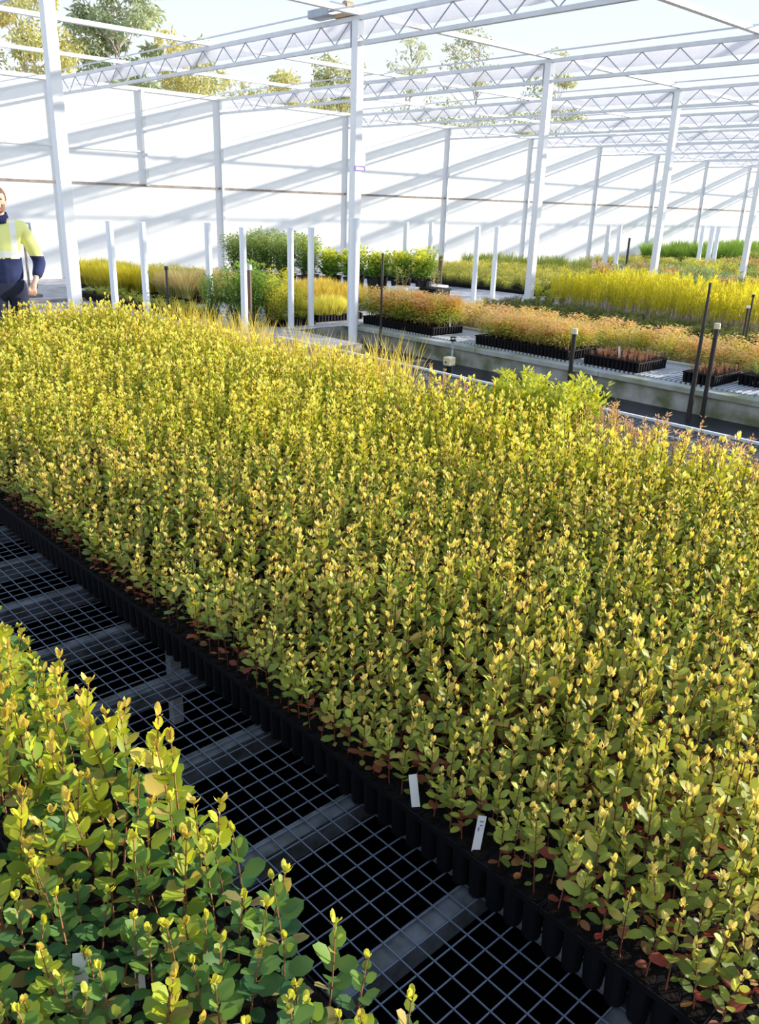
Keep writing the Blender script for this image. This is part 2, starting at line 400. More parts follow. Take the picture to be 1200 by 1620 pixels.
# ---- round leaved gum seedling; returns (foliage Geo, stem Geo)
def gum(seed, h, LL, npair, pal, T, wide=.72, spread=1.0, redlow=.5):
    R = np.random.RandomState(seed); F = Geo(); S = Geo()
    green, lime, tip, red, stemc = [np.array(c) for c in pal]
    lean = R.uniform(-.10, .10, 2) * h
    zs = np.linspace(.12, .96, npair) ** .95 * h
    cx = lambda z: np.array([lean[0] * (z / h) ** 1.5, lean[1] * (z / h) ** 1.5, z])
    pts = [cx(0.0)] + [cx(z) for z in zs[::2]] + [cx(h)]
    pts = np.array(pts); rr_ = np.linspace(.0017, .0007, len(pts)) * (LL / .026)
    S.sticks(pts[:-1], pts[1:], rr_[:-1], rr_[1:], np.clip(stemc * R.uniform(.7, 1.2), 0, 1))
    az = R.uniform(0, 6.28)
    plantvar = R.uniform(-.25, .25)
    for i, z in enumerate(zs):
        t = i / (npair - 1)
        az += 1.571 + R.uniform(-.35, .35)
        prof = (.62 + .55 * math.sin(math.pi * min(1, t * 1.05 + .12))) * (1 - .45 * max(0, t - .7) / .3)
        for sgn in (0, math.pi):
            if t < .3 and R.rand() < .28: continue
            a = az + sgn + R.uniform(-.3, .3)
            el = math.radians(12 + 62 * t + R.uniform(-20, 20)) if t < .88 else math.radians(65 + R.uniform(-12, 15))
            D = np.array([math.cos(a) * math.cos(el), math.sin(a) * math.cos(el), math.sin(el)])
            N = np.array([-math.cos(a) * math.sin(el), -math.sin(a) * math.sin(el), math.cos(el)]) + R.uniform(-.45, .45, 3)
            P = cx(z) + D * LL * .16
            l = LL * prof * R.uniform(.72, 1.28)
            k = np.clip(t * 1.15 - .12 + plantvar + R.uniform(-.28, .28), 0, 1)
            c = mix(green, lime, k)
            if t > .8: c = mix(c, tip, np.float64(np.clip((t - .75) * 3 * R.uniform(.2, 1), 0, .9)))
            if t < .28 and R.rand() < redlow: c = mix(c, red, np.float64(R.uniform(.5, 1)))
            if R.rand() < .05: c = mix(c, np.array([.86, .55, .16]), np.float64(R.uniform(.3, .7)))
            c = c * R.uniform(.78, 1.2)
            F.leaves(P, D, N, l, l * wide * R.uniform(.9, 1.1) * spread, c, T)
            S.sticks(cx(z), P + D * l * .05, .0007 * LL / .026, .0005 * LL / .026, stemc)
    for _ in range(4):
        a = R.uniform(0, 6.28); el = math.radians(R.uniform(48, 82))
        D = np.array([math.cos(a) * math.cos(el), math.sin(a) * math.cos(el), math.sin(el)])
        F.leaves(cx(h), D, [math.cos(a), math.sin(a), .2], LL * .55 * R.uniform(.7, 1.25), LL * .28, tip * R.uniform(.8, 1.1), T)
    return F, S

# ---- generic upright plants used on the far beds
def bushy(seed, h, w, n, LL, LW, cols, T=T4, up=.6, stems=5, stemc=(.2, .12, .06), z0=.1, conical=0., zcol=True, sr=.35):
    R = np.random.RandomState(seed); F = Geo()
    ns = stems; ang = R.uniform(0, 6.28, ns); rad = w * np.sqrt(R.uniform(0, 1, ns)) * .8
    tipx = np.stack([np.cos(ang) * rad, np.sin(ang) * rad, h * R.uniform(.75, 1.0, ns)], 1)
    base = tipx * np.array([.25, .25, 0])
    F.sticks(base, tipx, .0022 * h / .3 + .001, .0008, stemc)
    i = R.randint(0, ns, n); t = z0 + (1 - z0) * R.uniform(0, 1, n) ** (.8 + conical)
    P = base[i] + (tipx[i] - base[i]) * t[:, None]
    a = R.uniform(0, 6.28, n); rr_ = w * sr * R.uniform(0, 1, n) * (1 - .4 * t)
    P[:, 0] += np.cos(a) * rr_; P[:, 1] += np.sin(a) * rr_
    el = np.clip(up + R.uniform(-.5, .5, n), -.4, 1.45)
    D = np.stack([np.cos(a) * np.cos(el), np.sin(a) * np.cos(el), np.sin(el)], 1)
    N = np.stack([-np.cos(a) * np.sin(el), -np.sin(a) * np.sin(el), np.cos(el)], 1) + R.uniform(-.4, .4, (n, 3))
    c0 = np.array(cols); k = np.clip(t * (len(cols) - 1) + R.uniform(-.6, .6, n), 0, len(cols) - 1.001) if zcol else R.uniform(0, len(cols) - 1.001, n)
    ki = k.astype(int); C = c0[ki] * (1 - (k - ki))[:, None] + c0[ki + 1] * (k - ki)[:, None]
    C = C * R.uniform(.75, 1.2, n)[:, None]
    l = LL * R.uniform(.6, 1.2, n)
    F.leaves(P, D, N, l, l / LL * LW, C, T)
    return F

def tuft(seed, h, w, n, bw, cols, bend=.35):
    R = np.random.RandomState(seed); F = Geo()
    a = R.uniform(0, 6.28, n); el = np.clip(1.5 - np.abs(R.normal(0, bend, n)), .4, 1.55); l = h * R.uniform(.55, 1.05, n)
    D = np.stack([np.cos(a) * np.cos(el), np.sin(a) * np.cos(el), np.sin(el)], 1)
    P = np.stack([np.cos(a), np.sin(a), 0 * a], 1) * (w * .4 * np.sqrt(R.uniform(0, 1, n)))[:, None]
    N = np.stack([-np.cos(a) * np.sin(el), -np.sin(a) * np.sin(el), np.cos(el)], 1)
    lo, hi = np.array(cols[0]), np.array(cols[1])
    n1 = P + D * (l * .5)[:, None]
    D2 = D + np.stack([np.cos(a) * .35, np.sin(a) * .35, -.12 + 0 * a], 1) * R.uniform(0, 1, n)[:, None]
    k = R.uniform(0, .5, n)
    F.leaves(P, D, N, l * .55, bw, mix(lo, hi, k), TB)
    F.leaves(n1, D2, N, l * .5, bw * .8, mix(lo, hi, np.clip(k + .5, 0, 1)), TB)
    return F

# ------------------------------------------------------------------ trays
def tray_mesh(na, nb, p, hh, tubes=True):
    m = MB(); wa, wb = na * p, nb * p
    for i in range(na):
        for j in range(nb):
            edge = i in (0, na - 1) or j in (0, nb - 1)
            if not edge: continue
            cx_, cy_ = (i + .5) * p, (j + .5) * p
            n = 10
            rt, rb = p * .49, p * .40
            m.tube((cx_, cy_, 0), (cx_, cy_, hh - .004), rb, rt, n=n, cap=False)
    m.box(0, wa, 0, wb, hh - .006, hh - .0045)
    t = .003
    m.box(0, wa, 0, t, hh - .014, hh); m.box(0, wa, wb - t, wb, hh - .014, hh); m.box(0, t, t, wb - t, hh - .014, hh); m.box(wa - t, wa, t, wb - t, hh - .014, hh)
    return m
def soil_mesh(na, nb, p, hh):
    m = MB()
    for i in range(na):
        for j in range(nb):
            cx_, cy_ = (i + .5) * p, (j + .5) * p
            m.tube((cx_, cy_, hh - .0046), (cx_, cy_, hh - .001), p * .42, p * .40, n=8)
    return m
def make_tray(na, nb, p, hh):
    root = empty('seedling_tray', (0, 0, 0))
    tray_mesh(na, nb, p, hh).build('cell_tray', M['blackrib'], root)
    soil_mesh(na, nb, p, hh).build('potting_mix', M['soil'], root)
    return root
HT = .112; P5 = .0505
TW, TL = 6 * P5 + .002, 7 * P5 + .002
tray0 = make_tray(6, 7, P5, HT)
MA0 = 1.15; NCA, NCB = 8, 23
MB0 = .36 - 2 * TL
MA1 = MA0 + NCA * TW
first = True
for i in range(NCA):
    if 2 <= i: break
    for j in range(NCB):
        t = tray0 if first else copy_tree(tray0); first = False
        t.location = (MA0 + i * TW, MB0 + j * TL, ZM + r)
        zn = 'before the two white labels' if j < 3 else ('beside the two white labels' if j < 5 else ('just beyond the two white labels' if j < 9 else 'far from the white labels'))
        if i == 0: tag(t, 'black cell tray at the edge of the wide bed, ' + zn, 'tray', 'edge trays ' + zn)
        else: tag(t, 'black cell tray of gum seedlings in the second row in from the mesh gap', 'tray', 'black seedling trays one row in from the edge')
# the trays further in, hidden under their foliage
m = MB()
for i in range(2, NCA):
    for j in range(NCB):
        x, y = MA0 + i * TW, MB0 + j * TL
        m.box(x + .004, x + TW - .004, y + .004, y + TL - .004, ZM + r, ZM + r + HT)
tag(m.build('seedling_tray', M['blackrib']), 'closely packed black trays further in under the wide seedling bed', 'trays', kind='stuff')

PAL_R = [(.20, .27, .05), (.54, .53, .08), (.84, .68, .20), (.36, .05, .045), (.22, .07, .04)]
PAL_L = [(.11, .25, .04), (.72, .70, .04), (.68, .52, .10), (.32, .16, .07), (.34, .15, .06)]

def frustum(x, y, z, mrg=.04):
    d = Vector((x, y, z - H)); zc = d.dot(_f)
    if zc < .2: return None
    px = d.dot(_r2) / zc * 1306.65 / 1200; py = d.dot(_u2) / zc * 1306.65 / 1200
    if abs(px) > .5 + mrg or abs(py) > .675 + mrg: return None
    return zc

def plant_object(name, fm, sm, loc, rz, s, label, cat, group):
    o = empty(name, loc, rz); o.rotation_euler = (rnd.uniform(-.11, .11), rnd.uniform(-.11, .11), rz); o.scale = (max(s, .92), max(s, .92), s)
    for nm, me in (('foliage', fm), ('stem', sm)):
        c = bpy.data.objects.new(nm, me); COL.objects.link(c); c.parent = o
    tag(o, label, cat, group); return o

rnd = random.Random(11)
def hfield(a, b):
    u = (a - MA0) / (MA1 - MA0)
    h = .165 + .075 * min(1, u / .16) + .12 * max(0, u - .1) + .045 * b / 7.8
    h += .02 * math.sin(a * 5.1 + 1.3 * b) * math.cos(b * 3.3 - a) + .012 * math.sin(b * 9 + a * 7)
    return h
cells = []
for i in range(NCA * 6):
    for j in range(NCB * 7):
        x = MA0 + (i // 6) * TW + (i % 6 + .5) * P5; y = MB0 + (j // 7) * TL + (j % 7 + .5) * P5
        if rnd.random() < .035: continue
        x += rnd.uniform(-.006, .006); y += rnd.uniform(-.006, .006)
        z = ZM + HT + r
        h = hfield(x, y) * rnd.uniform(.80, 1.16)
        f1 = frustum(x, y, z + .5 * h, .06)
        if f1 is None: continue
        if any(math.hypot(x - lx, y - ly) < .035 or (math.hypot(x - lx * .95, y - ly * .95) < .03) for lx, ly in ((1.165, 1.085), (1.165, .90))): continue
        f0 = frustum(x, y, z + .6 * h, .0)
        cells.append((math.dist((x, y, z + h / 2), (0, 0, H)), f0 is not None, x, y, z, h))
cells.sort()
NV = 20
vr = []
for k in range(NV):
    F, S = gum(100 + k, .235, .033, 9 + k % 2, PAL_R, T8, wide=.64)
    vr.append((F, S, F.mesh('foliage', M['leaf']), S.mesh('stem', M['stem'])))
vm = []
for k in range(NV):
    F, S = gum(100 + k, .235, .033, 9 + k % 2, PAL_R, T6, wide=.68)
    F.V += [v for v in S.V]; F.L += [l + F.n for l in S.L]; F.K += S.K; F.C += S.C; F.n += S.n
    vm.append(F.pack())
# taller variants with more leaf pairs for the back of the bed
vsun = []  # yellower palette, sunlight painted into the leaf colour
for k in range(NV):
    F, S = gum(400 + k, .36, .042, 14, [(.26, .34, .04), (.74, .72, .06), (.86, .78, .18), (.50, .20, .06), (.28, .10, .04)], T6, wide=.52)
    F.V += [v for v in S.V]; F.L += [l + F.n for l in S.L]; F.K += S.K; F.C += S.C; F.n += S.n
    vsun.append(F.pack())
vt = []
for k in range(NV):
    F, S = gum(300 + k, .36, .039, 14, [(.19, .28, .045), (.55, .57, .07), (.82, .70, .18), (.33, .05, .045), (.28, .07, .045)], T6, wide=.58)
    F.V += [v for v in S.V]; F.L += [l + F.n for l in S.L]; F.K += S.K; F.C += S.C; F.n += S.n
    vt.append(F.pack())
big = Geo(); ni = 0
for (d, inside, x, y, z, h) in cells:
    if ni < 300 and inside:
        k = rnd.randrange(NV)
        zone = 'at the lower right corner' if y < .62 else ('near the two white plant labels' if y < 1.0 else 'beyond the two white plant labels')
        plant_object('gum_seedling', vr[k][2], vr[k][3], (x, y, z - .004), rnd.uniform(0, 6.28), h / .235,
                     'round-leaved gum seedling of the wide bed, ' + zone, 'seedling', 'wide bed gum seedlings ' + zone)
        ni += 1
    else:
        tl = h > .285
        # yellower leaf colours paint a sunlit band over the far and right-hand trays
        sun_tint = .30 * (x - 1.9) + .16 * (y - 1.6) + .18 * math.sin(x * 3 + y * 2) + rnd.uniform(-.22, .22) > .34
        if sun_tint: tl = True
        pk = (vsun if sun_tint else (vt if tl else vm))[rnd.randrange(NV)]
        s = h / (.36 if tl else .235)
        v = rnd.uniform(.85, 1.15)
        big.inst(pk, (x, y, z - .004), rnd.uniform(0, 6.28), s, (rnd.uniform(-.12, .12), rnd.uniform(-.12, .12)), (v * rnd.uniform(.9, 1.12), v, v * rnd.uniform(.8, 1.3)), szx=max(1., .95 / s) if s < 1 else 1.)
o = bpy.data.objects.new('gum_seedling', big.mesh('gum_seedling', M['leaf'])); COL.objects.link(o)
tag(o, 'dense bed of yellow-green gum seedlings stretching back behind the nearest rows', 'seedlings', kind='stuff')

# ---- left bed, larger leaves
LA1 = .70; P6 = .0505
lt0 = None
for i in range(2):
    for j in range(8):
        if j == 3 and i == 1: continue
        t = copy_tree(tray0); t.location = (LA1 - (i + 1) * TW, .42 + j * TL, ZM + r)
        tag(t, 'black tray under the large-leaved seedlings at the lower left', 'tray', 'black trays of the left bed')
vl = []
for k in range(16):
    F, S = gum(500 + k, .26, .044, 8 + k % 2, PAL_L, T8, wide=.72, redlow=.08)
    vl.append((F, S, F.mesh('foliage', M['leaf']), S.mesh('stem', M['stem'])))
vshade = []  # darker, greener palette; shade on the bottom rows painted into the leaves
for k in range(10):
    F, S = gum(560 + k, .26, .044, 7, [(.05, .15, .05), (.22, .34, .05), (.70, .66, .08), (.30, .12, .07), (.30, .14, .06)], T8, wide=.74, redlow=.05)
    vshade.append((F, S, F.mesh('foliage', M['leaf']), S.mesh('stem', M['stem'])))
lc = []
sp = .060
for i in range(10):
    for j in range(46):
        x = LA1 - .03 - i * sp + rnd.uniform(-.012, .012); y = .45 + j * sp + rnd.uniform(-.012, .012)
        if y > .42 + 8 * TL - .03: continue
        if x < LA1 - TW and .42 + 3 * TL < y < .42 + 4 * TL: continue
        if rnd.random() < .06: continue
        z = ZM + HT + r; h = (.215 + .035 * math.sin(y * 3 + x * 6)) * rnd.uniform(.75, 1.2)
        if y < 1.15:
            h *= .84
            if rnd.random() < .06: continue
        if frustum(x, y, z + h, .05) is None: continue
        lc.append((math.dist((x, y, z + h), (0, 0, H)), x, y, z, h))
lc.sort()
for (d, x, y, z, h) in lc[:300]:
    k = rnd.randrange(16)
    zone = 'in the bottom rows around the square white label' if y < 1.15 else ('in the middle of the left bed' if y < 1.9 else 'toward the far end of the left bed')
    V_ = vshade[k % 10] if (y < 1.15 and rnd.random() < .8) or rnd.random() < .2 else vl[k]
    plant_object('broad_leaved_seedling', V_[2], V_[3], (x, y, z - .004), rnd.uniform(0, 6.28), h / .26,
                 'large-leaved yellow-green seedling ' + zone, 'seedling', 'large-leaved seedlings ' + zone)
if len(lc) > 300:
    gg = Geo()
    for (d, x, y, z, h) in lc[300:]:
        F, S, _, _ = vl[rnd.randrange(16)]
        for G_ in (F, S): gg.inst(G_.pack(), (x, y, z - .004), rnd.uniform(0, 6.28), h / .26)
    o = bpy.data.objects.new('gum_seedling', gg.mesh('gum_seedling', M['leaf'])); COL.objects.link(o)
    tag(o, 'further large-leaved seedlings at the far end of the left bed', 'seedlings', kind='stuff')
print('cells', len(cells), 'left', len(lc))

# ------------------------------------------------------------------ generic bed filler
def merge(F): return F.pack()
def bed(name, variants, spots, label, cat, group, m=None, cap=300, stuff_label=None):
    """spots: (x,y,z,scale). first cap (nearest) are objects, the rest one stuff object"""
    m = m or M['leaf']
    meshes = [v.mesh(name, m) for v in variants]
    packs = [v.pack() for v in variants]
    spots = sorted(spots, key=lambda s: s[0] ** 2 + s[1] ** 2)
    rest = Geo(); nrest = 0
    for q, (x, y, z, s) in enumerate(spots):
        if frustum(x, y, z + .1, .06) is None: continue
        k = rnd.randrange(len(meshes)); rz = rnd.uniform(0, 6.28)
        if q < cap:
            o = bpy.data.objects.new(name, meshes[k]); COL.objects.link(o); o.location = (x, y, z); o.rotation_euler = (0, 0, rz); o.scale = (s, s, s)
            tag(o, label, cat, group)
        else:
            rest.inst(packs[k], (x, y, z), rz, s); nrest += 1
    if nrest:
        o = bpy.data.objects.new(name, rest.mesh(name, m)); COL.objects.link(o)
        tag(o, stuff_label or label + ', further back', cat, kind='stuff')
def grid(a0, a1, b0, b1, p, z, s0=.85, s1=1.15, drop=.05, jit=.25):
    out = []
    a = a0
    while a <= a1:
        b = b0
        while b <= b1:
            if rnd.random() > drop: out.append((a + rnd.uniform(-jit, jit) * p, b + rnd.uniform(-jit, jit) * p, z if not callable(z) else z(b), rnd.uniform(s0, s1)))
            b += p
        a += p
    return out

# extra rows on the far side of the wide bench ------------------------------
ZB_ = ZM + r
def simple_trays(spots, label, group, na=6, nb=7):
    for (x, y, z) in spots:
        t = copy_tree(tray0); t.location = (x, y, z); tag(t, label, 'tray', group)
simple_trays([(3.66, 1.2 + j * TL, ZB_) for j in range(17)], 'black tray on the far side of the wide bed', 'black trays along the far side of the wide bed')
# red tipped plants
RT = [bushy(700 + k, .36, .035, 150, .022, .010, [(.26, .34, .06), (.46, .50, .08), (.62, .56, .12), (.78, .46, .30)], T4, up=.7, stems=3, conical=-.1) for k in range(6)]
bed('red_tipped_seedling', RT, grid(3.69, 3.95, 1.15, 2.52, .080, ZB_ + HT - .004, .8, 1.12, .1), 'slender seedling with reddish upright tip along the far bed edge', 'seedling', 'red-tipped seedlings at the far edge of the wide bed')
# leafy bright shrubs
SHB = [bushy(720 + k, .42, .09, 330, .040, .017, [(.14, .28, .04), (.36, .48, .05), (.72, .70, .08)], T6, up=.75, stems=8) for k in range(5)]
bed('leafy_shrub_seedling', SHB, grid(3.72, 4.12, 2.58, 3.22, .115, ZB_ + HT - .004, .85, 1.12, .08), 'bright green leafy shrub seedling in the clump at the far bed edge', 'seedling', 'leafy shrub clump at the far edge of the wide bed')
simple_trays([(3.66 + TW + .01, 2.52 + j * TL, ZB_) for j in range(2)], 'black tray under the leafy green shrub clump', 'black trays under the leafy shrub clump')
# pale spires behind the clump
SPR = [bushy(740 + k, .42, .03, 240, .018, .008, [(.28, .30, .06), (.55, .42, .14), (.70, .42, .24)], T4, up=.9, stems=2) for k in range(4)]
bed('spire_seedling', SPR, grid(3.69, 3.95, 3.30, 3.62, .10, ZB_ + HT - .004, .8, 1.0, .3), 'thin amber spire-like seedling beside the leafy shrub clump', 'seedling', 'amber spires at the far bed edge')
# wispy rush row
RU = [tuft(760 + k, .56, .05, 26, .0055, [(.36, .36, .05), (.85, .66, .12)], .10) for k in range(6)]
bed('rush_seedling', RU, grid(3.69, 3.97, 3.95, 7.2, .085, ZB_ + HT - .004, .65, 1.0, .35), 'wispy straw-green rush seedling at the far bed edge', 'seedling', 'wispy rushes along the far edge of the wide bed')

# ------------------------------------------------------------------ raised concrete floor: front lane
KA = 8.12
def slats(a0, a1, b0, b1, label):
    m = MB(); y = b0
    while y < b1:
        m.box(a0, a1, y, y + .028, .004, .03); y += .056
    m.box(a0 + .02, a0 + .05, b0, b1, 0, .004); m.box(a1 - .05, a1 - .02, b0, b1, 0, .004)
    tag(m.build('slatted_mat', M['slat']), label, 'mat')
slats(KA, 9.0, 1.2, 9.25, 'grey slatted drainage grid along the concrete edge')
m = MB(); m.box(9.02, 9.10, 1.0, 9.3, 0, .055)
tag(m.build('concrete_strip', M['concrete_cap']), 'narrow pale concrete strip behind the front row of black trays', 'kerb')
m = MB(); m.box(9.12, 15.5, 1.0, 9.0, 0, .006)
tag(m.build('weed_mat', M['mat_purple']), 'dark shiny weed mat under the orange feathery plants', 'mat')
m = MB(); m.add([(11.0, 9.05, .004), (15.0, 9.05, .004), (15.2, 12.9, -.01), (11.0, 12.9, -.01)], [(0, 1, 2, 3)]); m.add([(11.0, 9.05, .0), (15.0, 9.05, .0), (15.2, 12.9, -.014), (11.0, 12.9, -.014)], [(3, 2, 1, 0)])
tag(m.build('path_matting', M['mat_purple']), 'purplish grey matting of the path right of the sign column', 'path')
ZS = .03
def block(a0, b0, na, nb, z, label, group):
    simple_trays([(a0 + i * (TW + .004), b0 + j * (TL + .004), z) for i in range(na) for j in range(nb)], label, group)
block(KA + .0, 7.75, 2, 4, ZS, 'black tray of the leftmost feathery plants on the concrete edge', 'black trays at the column end of the concrete edge')
block(KA + .0, 5.58, 2, 4, ZS, 'black tray under orange feathery plants, middle block on the concrete edge', 'black trays of the middle block on the concrete edge')
block(KA + .0, 4.66, 2, 2, ZS, 'black tray of tiny reddish seedlings right of the capped pipe', 'black trays of tiny reddish seedlings')
block(KA + .0, 3.80, 2, 1, ZS, 'black tray of tiny reddish seedlings beside the tall black stake', 'black trays beside the tall black stake')
block(KA + .38, 3.38, 1, 1, ZS, 'black tray holding a spiky green plant near the right edge', 'tray of the spiky green plant')
t = empty('empty_tray', (KA + .0, 2.92, ZS)); tray_mesh(6, 7, P5, HT).build('cell_tray', M['blackrib'], t); tag(t, 'empty black cell tray at the right edge of the concrete ledge', 'tray')

FC1 = [(.22, .30, .07), (.44, .54, .10), (.76, .74, .16), (.90, .64, .24)]
FC2 = [(.34, .34, .10), (.64, .62, .15), (.92, .70, .24), (.92, .56, .34)]
FE = [bushy(800 + k, .38, .13, 420, .046, .016, FC1 if k % 3 else FC2, T4, up=.2, stems=4, stemc=(.26, .14, .07), z0=.12, sr=.9) for k in range(8)]
zt = ZS + HT - .004
bed('feathery_seedling', FE, grid(KA + .05, KA + .6, 7.78, 9.15, .095, zt, .85, 1.15, .05), 'feathery green and orange seedling in the tall block beside the sign column', 'seedling', 'tall feathery seedlings beside the sign column')
FE2 = [bushy(820 + k, .29, .13, 300, .042, .015, FC2 if k % 2 else FC1, T4, up=.1, stems=4, stemc=(.42, .22, .14), z0=.1, sr=1.) for k in range(8)]
bed('feathery_seedling', FE2, grid(KA + .05, KA + .6, 5.62, 6.98, .10, zt, .75, 1.1, .08), 'feathery orange-tinted seedling in the middle block on the concrete edge', 'seedling', 'feathery seedlings of the middle block')
bed('feathery_seedling', FE2, grid(9.25, 10.0, 3.6, 8.9, .15, .006, .9, 1.35, .12), 'feathery orange plant standing behind the pale concrete strip', 'seedling', 'orange feathery plants behind the concrete strip')
TI = [bushy(840 + k, .07, .02, 26, .012, .006, [(.30, .10, .06), (.50, .22, .14), (.42, .32, .12)], T4, up=.6, stems=2, stemc=(.4, .15, .1)) for k in range(5)]
bed('tiny_seedling', TI, grid(KA + .03, KA + .58, 4.69, 5.34, .0505, zt, .8, 1.2, .1), 'tiny reddish seedling in the tray right of the capped pipe', 'seedling', 'tiny reddish seedlings right of the capped pipe')
bed('tiny_seedling', TI, grid(KA + .03, KA + .58, 3.83, 4.12, .0505, zt, .8, 1.2, .1), 'tiny reddish seedling in the tray beside the tall black stake', 'seedling', 'tiny reddish seedlings beside the tall black stake')
SPK = [tuft(850, .26, .08, 40, .005, [(.12, .2, .06), (.4, .46, .14)], .45)]
bed('spiky_plant', SPK, [(KA + .50, 3.5, zt, 1.), (KA + .56, 3.62, zt, .9)], 'spiky grey-green plant in a tray near the right edge', 'plant', 'spiky plants near the right edge')

# junipers
JU = [bushy(860 + k, .15, .085, 280, .022, .006, [(.04, .08, .025), (.11, .16, .04), (.24, .26, .05)], T4, up=.7, stems=8, z0=.2) for k in range(6)]
JUT = [(10.5 + i * .31, 3.2 + j * .36, .006) for i in range(4) for j in range(17)]
simple_trays(JUT, 'black tray of low dark green junipers in front of the willow seedlings', 'black trays of the juniper strip')
bed('juniper_seedling', JU, grid(10.55, 11.65, 3.3, 9.1, .145, .006 + HT, .85, 1.2, .04), 'low dark green juniper seedling in the strip before the willows', 'seedling', 'dark junipers in front of the willow seedlings', stuff_label='further dark junipers of the strip before the willows')
# willow like seedlings
def willow(seed):
    R = np.random.RandomState(seed); F = Geo(); h = .66; n = 3
    a = R.uniform(0, 6.28, n); tip = np.stack([np.cos(a) * .05, np.sin(a) * .05, h * R.uniform(.85, 1.05, n)], 1); base = tip * np.array([.2, .2, 0])
    F.sticks(base, tip, .0035, .0012, (.46, .36, .26))
    k = 110; i = R.randint(0, n, k); t = R.uniform(.34, 1, k); P = base[i] + (tip[i] - base[i]) * t[:, None]
    a = R.uniform(0, 6.28, k); el = R.uniform(.9, 1.4, k); D = np.stack([np.cos(a) * np.cos(el), np.sin(a) * np.cos(el), np.sin(el)], 1)
    N = np.stack([-np.cos(a), -np.sin(a), .3 + 0 * a], 1)
    C = mix((.44, .48, .035), (.92, .82, .05), np.clip(t + R.uniform(-.3, .3, k), 0, 1))
    F.leaves(P, D, N, R.uniform(.05, .10, k), .010, C, T4); return F
WI = [willow(880 + k) for k in range(7)]
bed('willow_seedling', WI, grid(11.95, 14.4, 3.0, 8.85, .135, .006, .78, 1.08, .05), 'upright yellow-leaved willow seedling in the tall golden block', 'seedling', 'golden willow seedlings', stuff_label='golden willow seedlings further back in the tall block')
GB = [bushy(900 + k, .5, .16, 480, .055, .028, [(.12, .24, .04), (.35, .42, .05), (.62, .60, .08)], T4, up=.6, stems=6) for k in range(3)]
bed('green_pot_plant', GB, [(12.25, 9.15, 0, .9), (12.55, 9.1, 0, .85), (12.2, 8.95, .006, .7), (12.9, 9.1, 0, .9)], 'leafy green plant at the path end of the willow block', 'plant', 'leafy plants at the path end of the willow block')

# ------------------------------------------------------------------ beds beyond
def longtray(a0, a1, b0, b1, z, hh, label, ang=0.):
    root = empty('growing_tray', ((a0 + a1) / 2, (b0 + b1) / 2, z)); root.rotation_euler.z = ang
    A, B = (a1 - a0) / 2, (b1 - b0) / 2
    m = MB(); m.box(-A, A, -B, -B + .02, 0, hh); m.box(-A, A, B - .02, B, 0, hh); m.box(-A, -A + .02, -B, B, 0, hh); m.box(A - .02, A, -B, B, 0, hh)
    y = -B
    while y < B:
        m.box(-A - .012, -A, y, y + .03, .005, hh - .01); y += .06
    x = -A
    while x < A:
        m.box(x, x + .03, -B - .012, -B, .005, hh - .01); x += .06
    m.build('side_wall', M['blackrib'], root)
    MB().box(-A + .02, A - .02, -B + .02, B - .02, .0, hh - .02).build('potting_mix', M['soil'], root)
    tag(root, label, 'tray'); return root
# low mixed bed behind the purple path
longtray(14.2, 19.5, 10.6, 16.8, -.06, .12, 'long black tray bed behind the purplish path')
LO = [bushy(920 + k, .26, .20, 420, .038, .014, [(.16, .24, .06), (.44, .48, .10), (.78, .70, .16)], T4, up=.7, stems=12, sr=.5) for k in range(5)]
bed('low_bush', LO, grid(14.35, 19.3, 10.75, 16.6, .33, lambda b: .03, .85, 1.15, .02), 'low yellow-green bush in the bed behind the purplish path', 'plant', 'low bushes behind the purplish path')
HG = [tuft(930 + k, .55, .30, 170, .012, [(.08, .14, .03), (.38, .44, .08)], .35) for k in range(4)]
bed('grass_tussock', HG, grid(19.8, 21.4, 14.2, 18.2, .5, gz, .8, 1.15, .1), 'green grass tussock close to the fabric wall, right of the path', 'plant', 'green tussocks by the fabric wall')
OT = [tuft(940 + k, .42, .30, 160, .012, [(.28, .16, .06), (.66, .42, .16)], .45) for k in range(2)]
bed('amber_tussock', OT, [(21.6, 15.2, gz(15.2), 1.), (22.0, 14.9, gz(14.9), .9)], 'round amber grass tussock left of the willow block, far back', 'plant', 'round amber tussocks far back')
TE = [bushy(950 + k, .5, .28, 700, .06, .026, [(.07, .14, .08), (.22, .32, .18), (.40, .48, .22)], T4, up=.5, stems=8) for k in range(3)]
bed('grey_green_shrub', TE, [q for q in grid(15.6, 19.0, 8.6, 10.0, .42, 0., .8, 1.15, .1) if abs(q[0]-16.09)>.5 or abs(q[1]-9.2)>.5], 'grey-green shrub behind the golden willow block', 'shrub', 'grey-green shrubs behind the willows')
MX = [bushy(960 + k, .42, .30, 620, .055, .022, c, T4, up=.6, stems=12, sr=.5) for k, c in enumerate([[(.12, .2, .05), (.45, .48, .10), (.7, .66, .16)], [(.2, .18, .06), (.62, .42, .16), (.74, .48, .2)], [(.08, .16, .05), (.28, .38, .1), (.5, .55, .15)], [(.15, .2, .04), (.6, .6, .08), (.85, .78, .12)]])]
bed('mixed_shrub', MX, [q for q in grid(17.5, 26.5, 7.0, 12.3, .62, 0., .85, 1.35, .08) if min(abs(q[0]-20.16),abs(q[0]-24.2))>.5 or abs(q[1]-9.2)>.5], 'low mixed green and orange shrub in the distance right of the third column', 'shrub', 'mixed shrubs in the right distance')
bed('low_bush', LO, grid(26.5, 31.0, 13.6, 19.0 - .6, .55, gz, .9, 1.2, .05), 'far low olive bush before the bright green grasses', 'plant', 'far low bushes before the green grasses')
FG = [tuft(970 + k, .85, .35, 190, .02, [(.08, .18, .03), (.30, .46, .07)], .25) for k in range(4)]
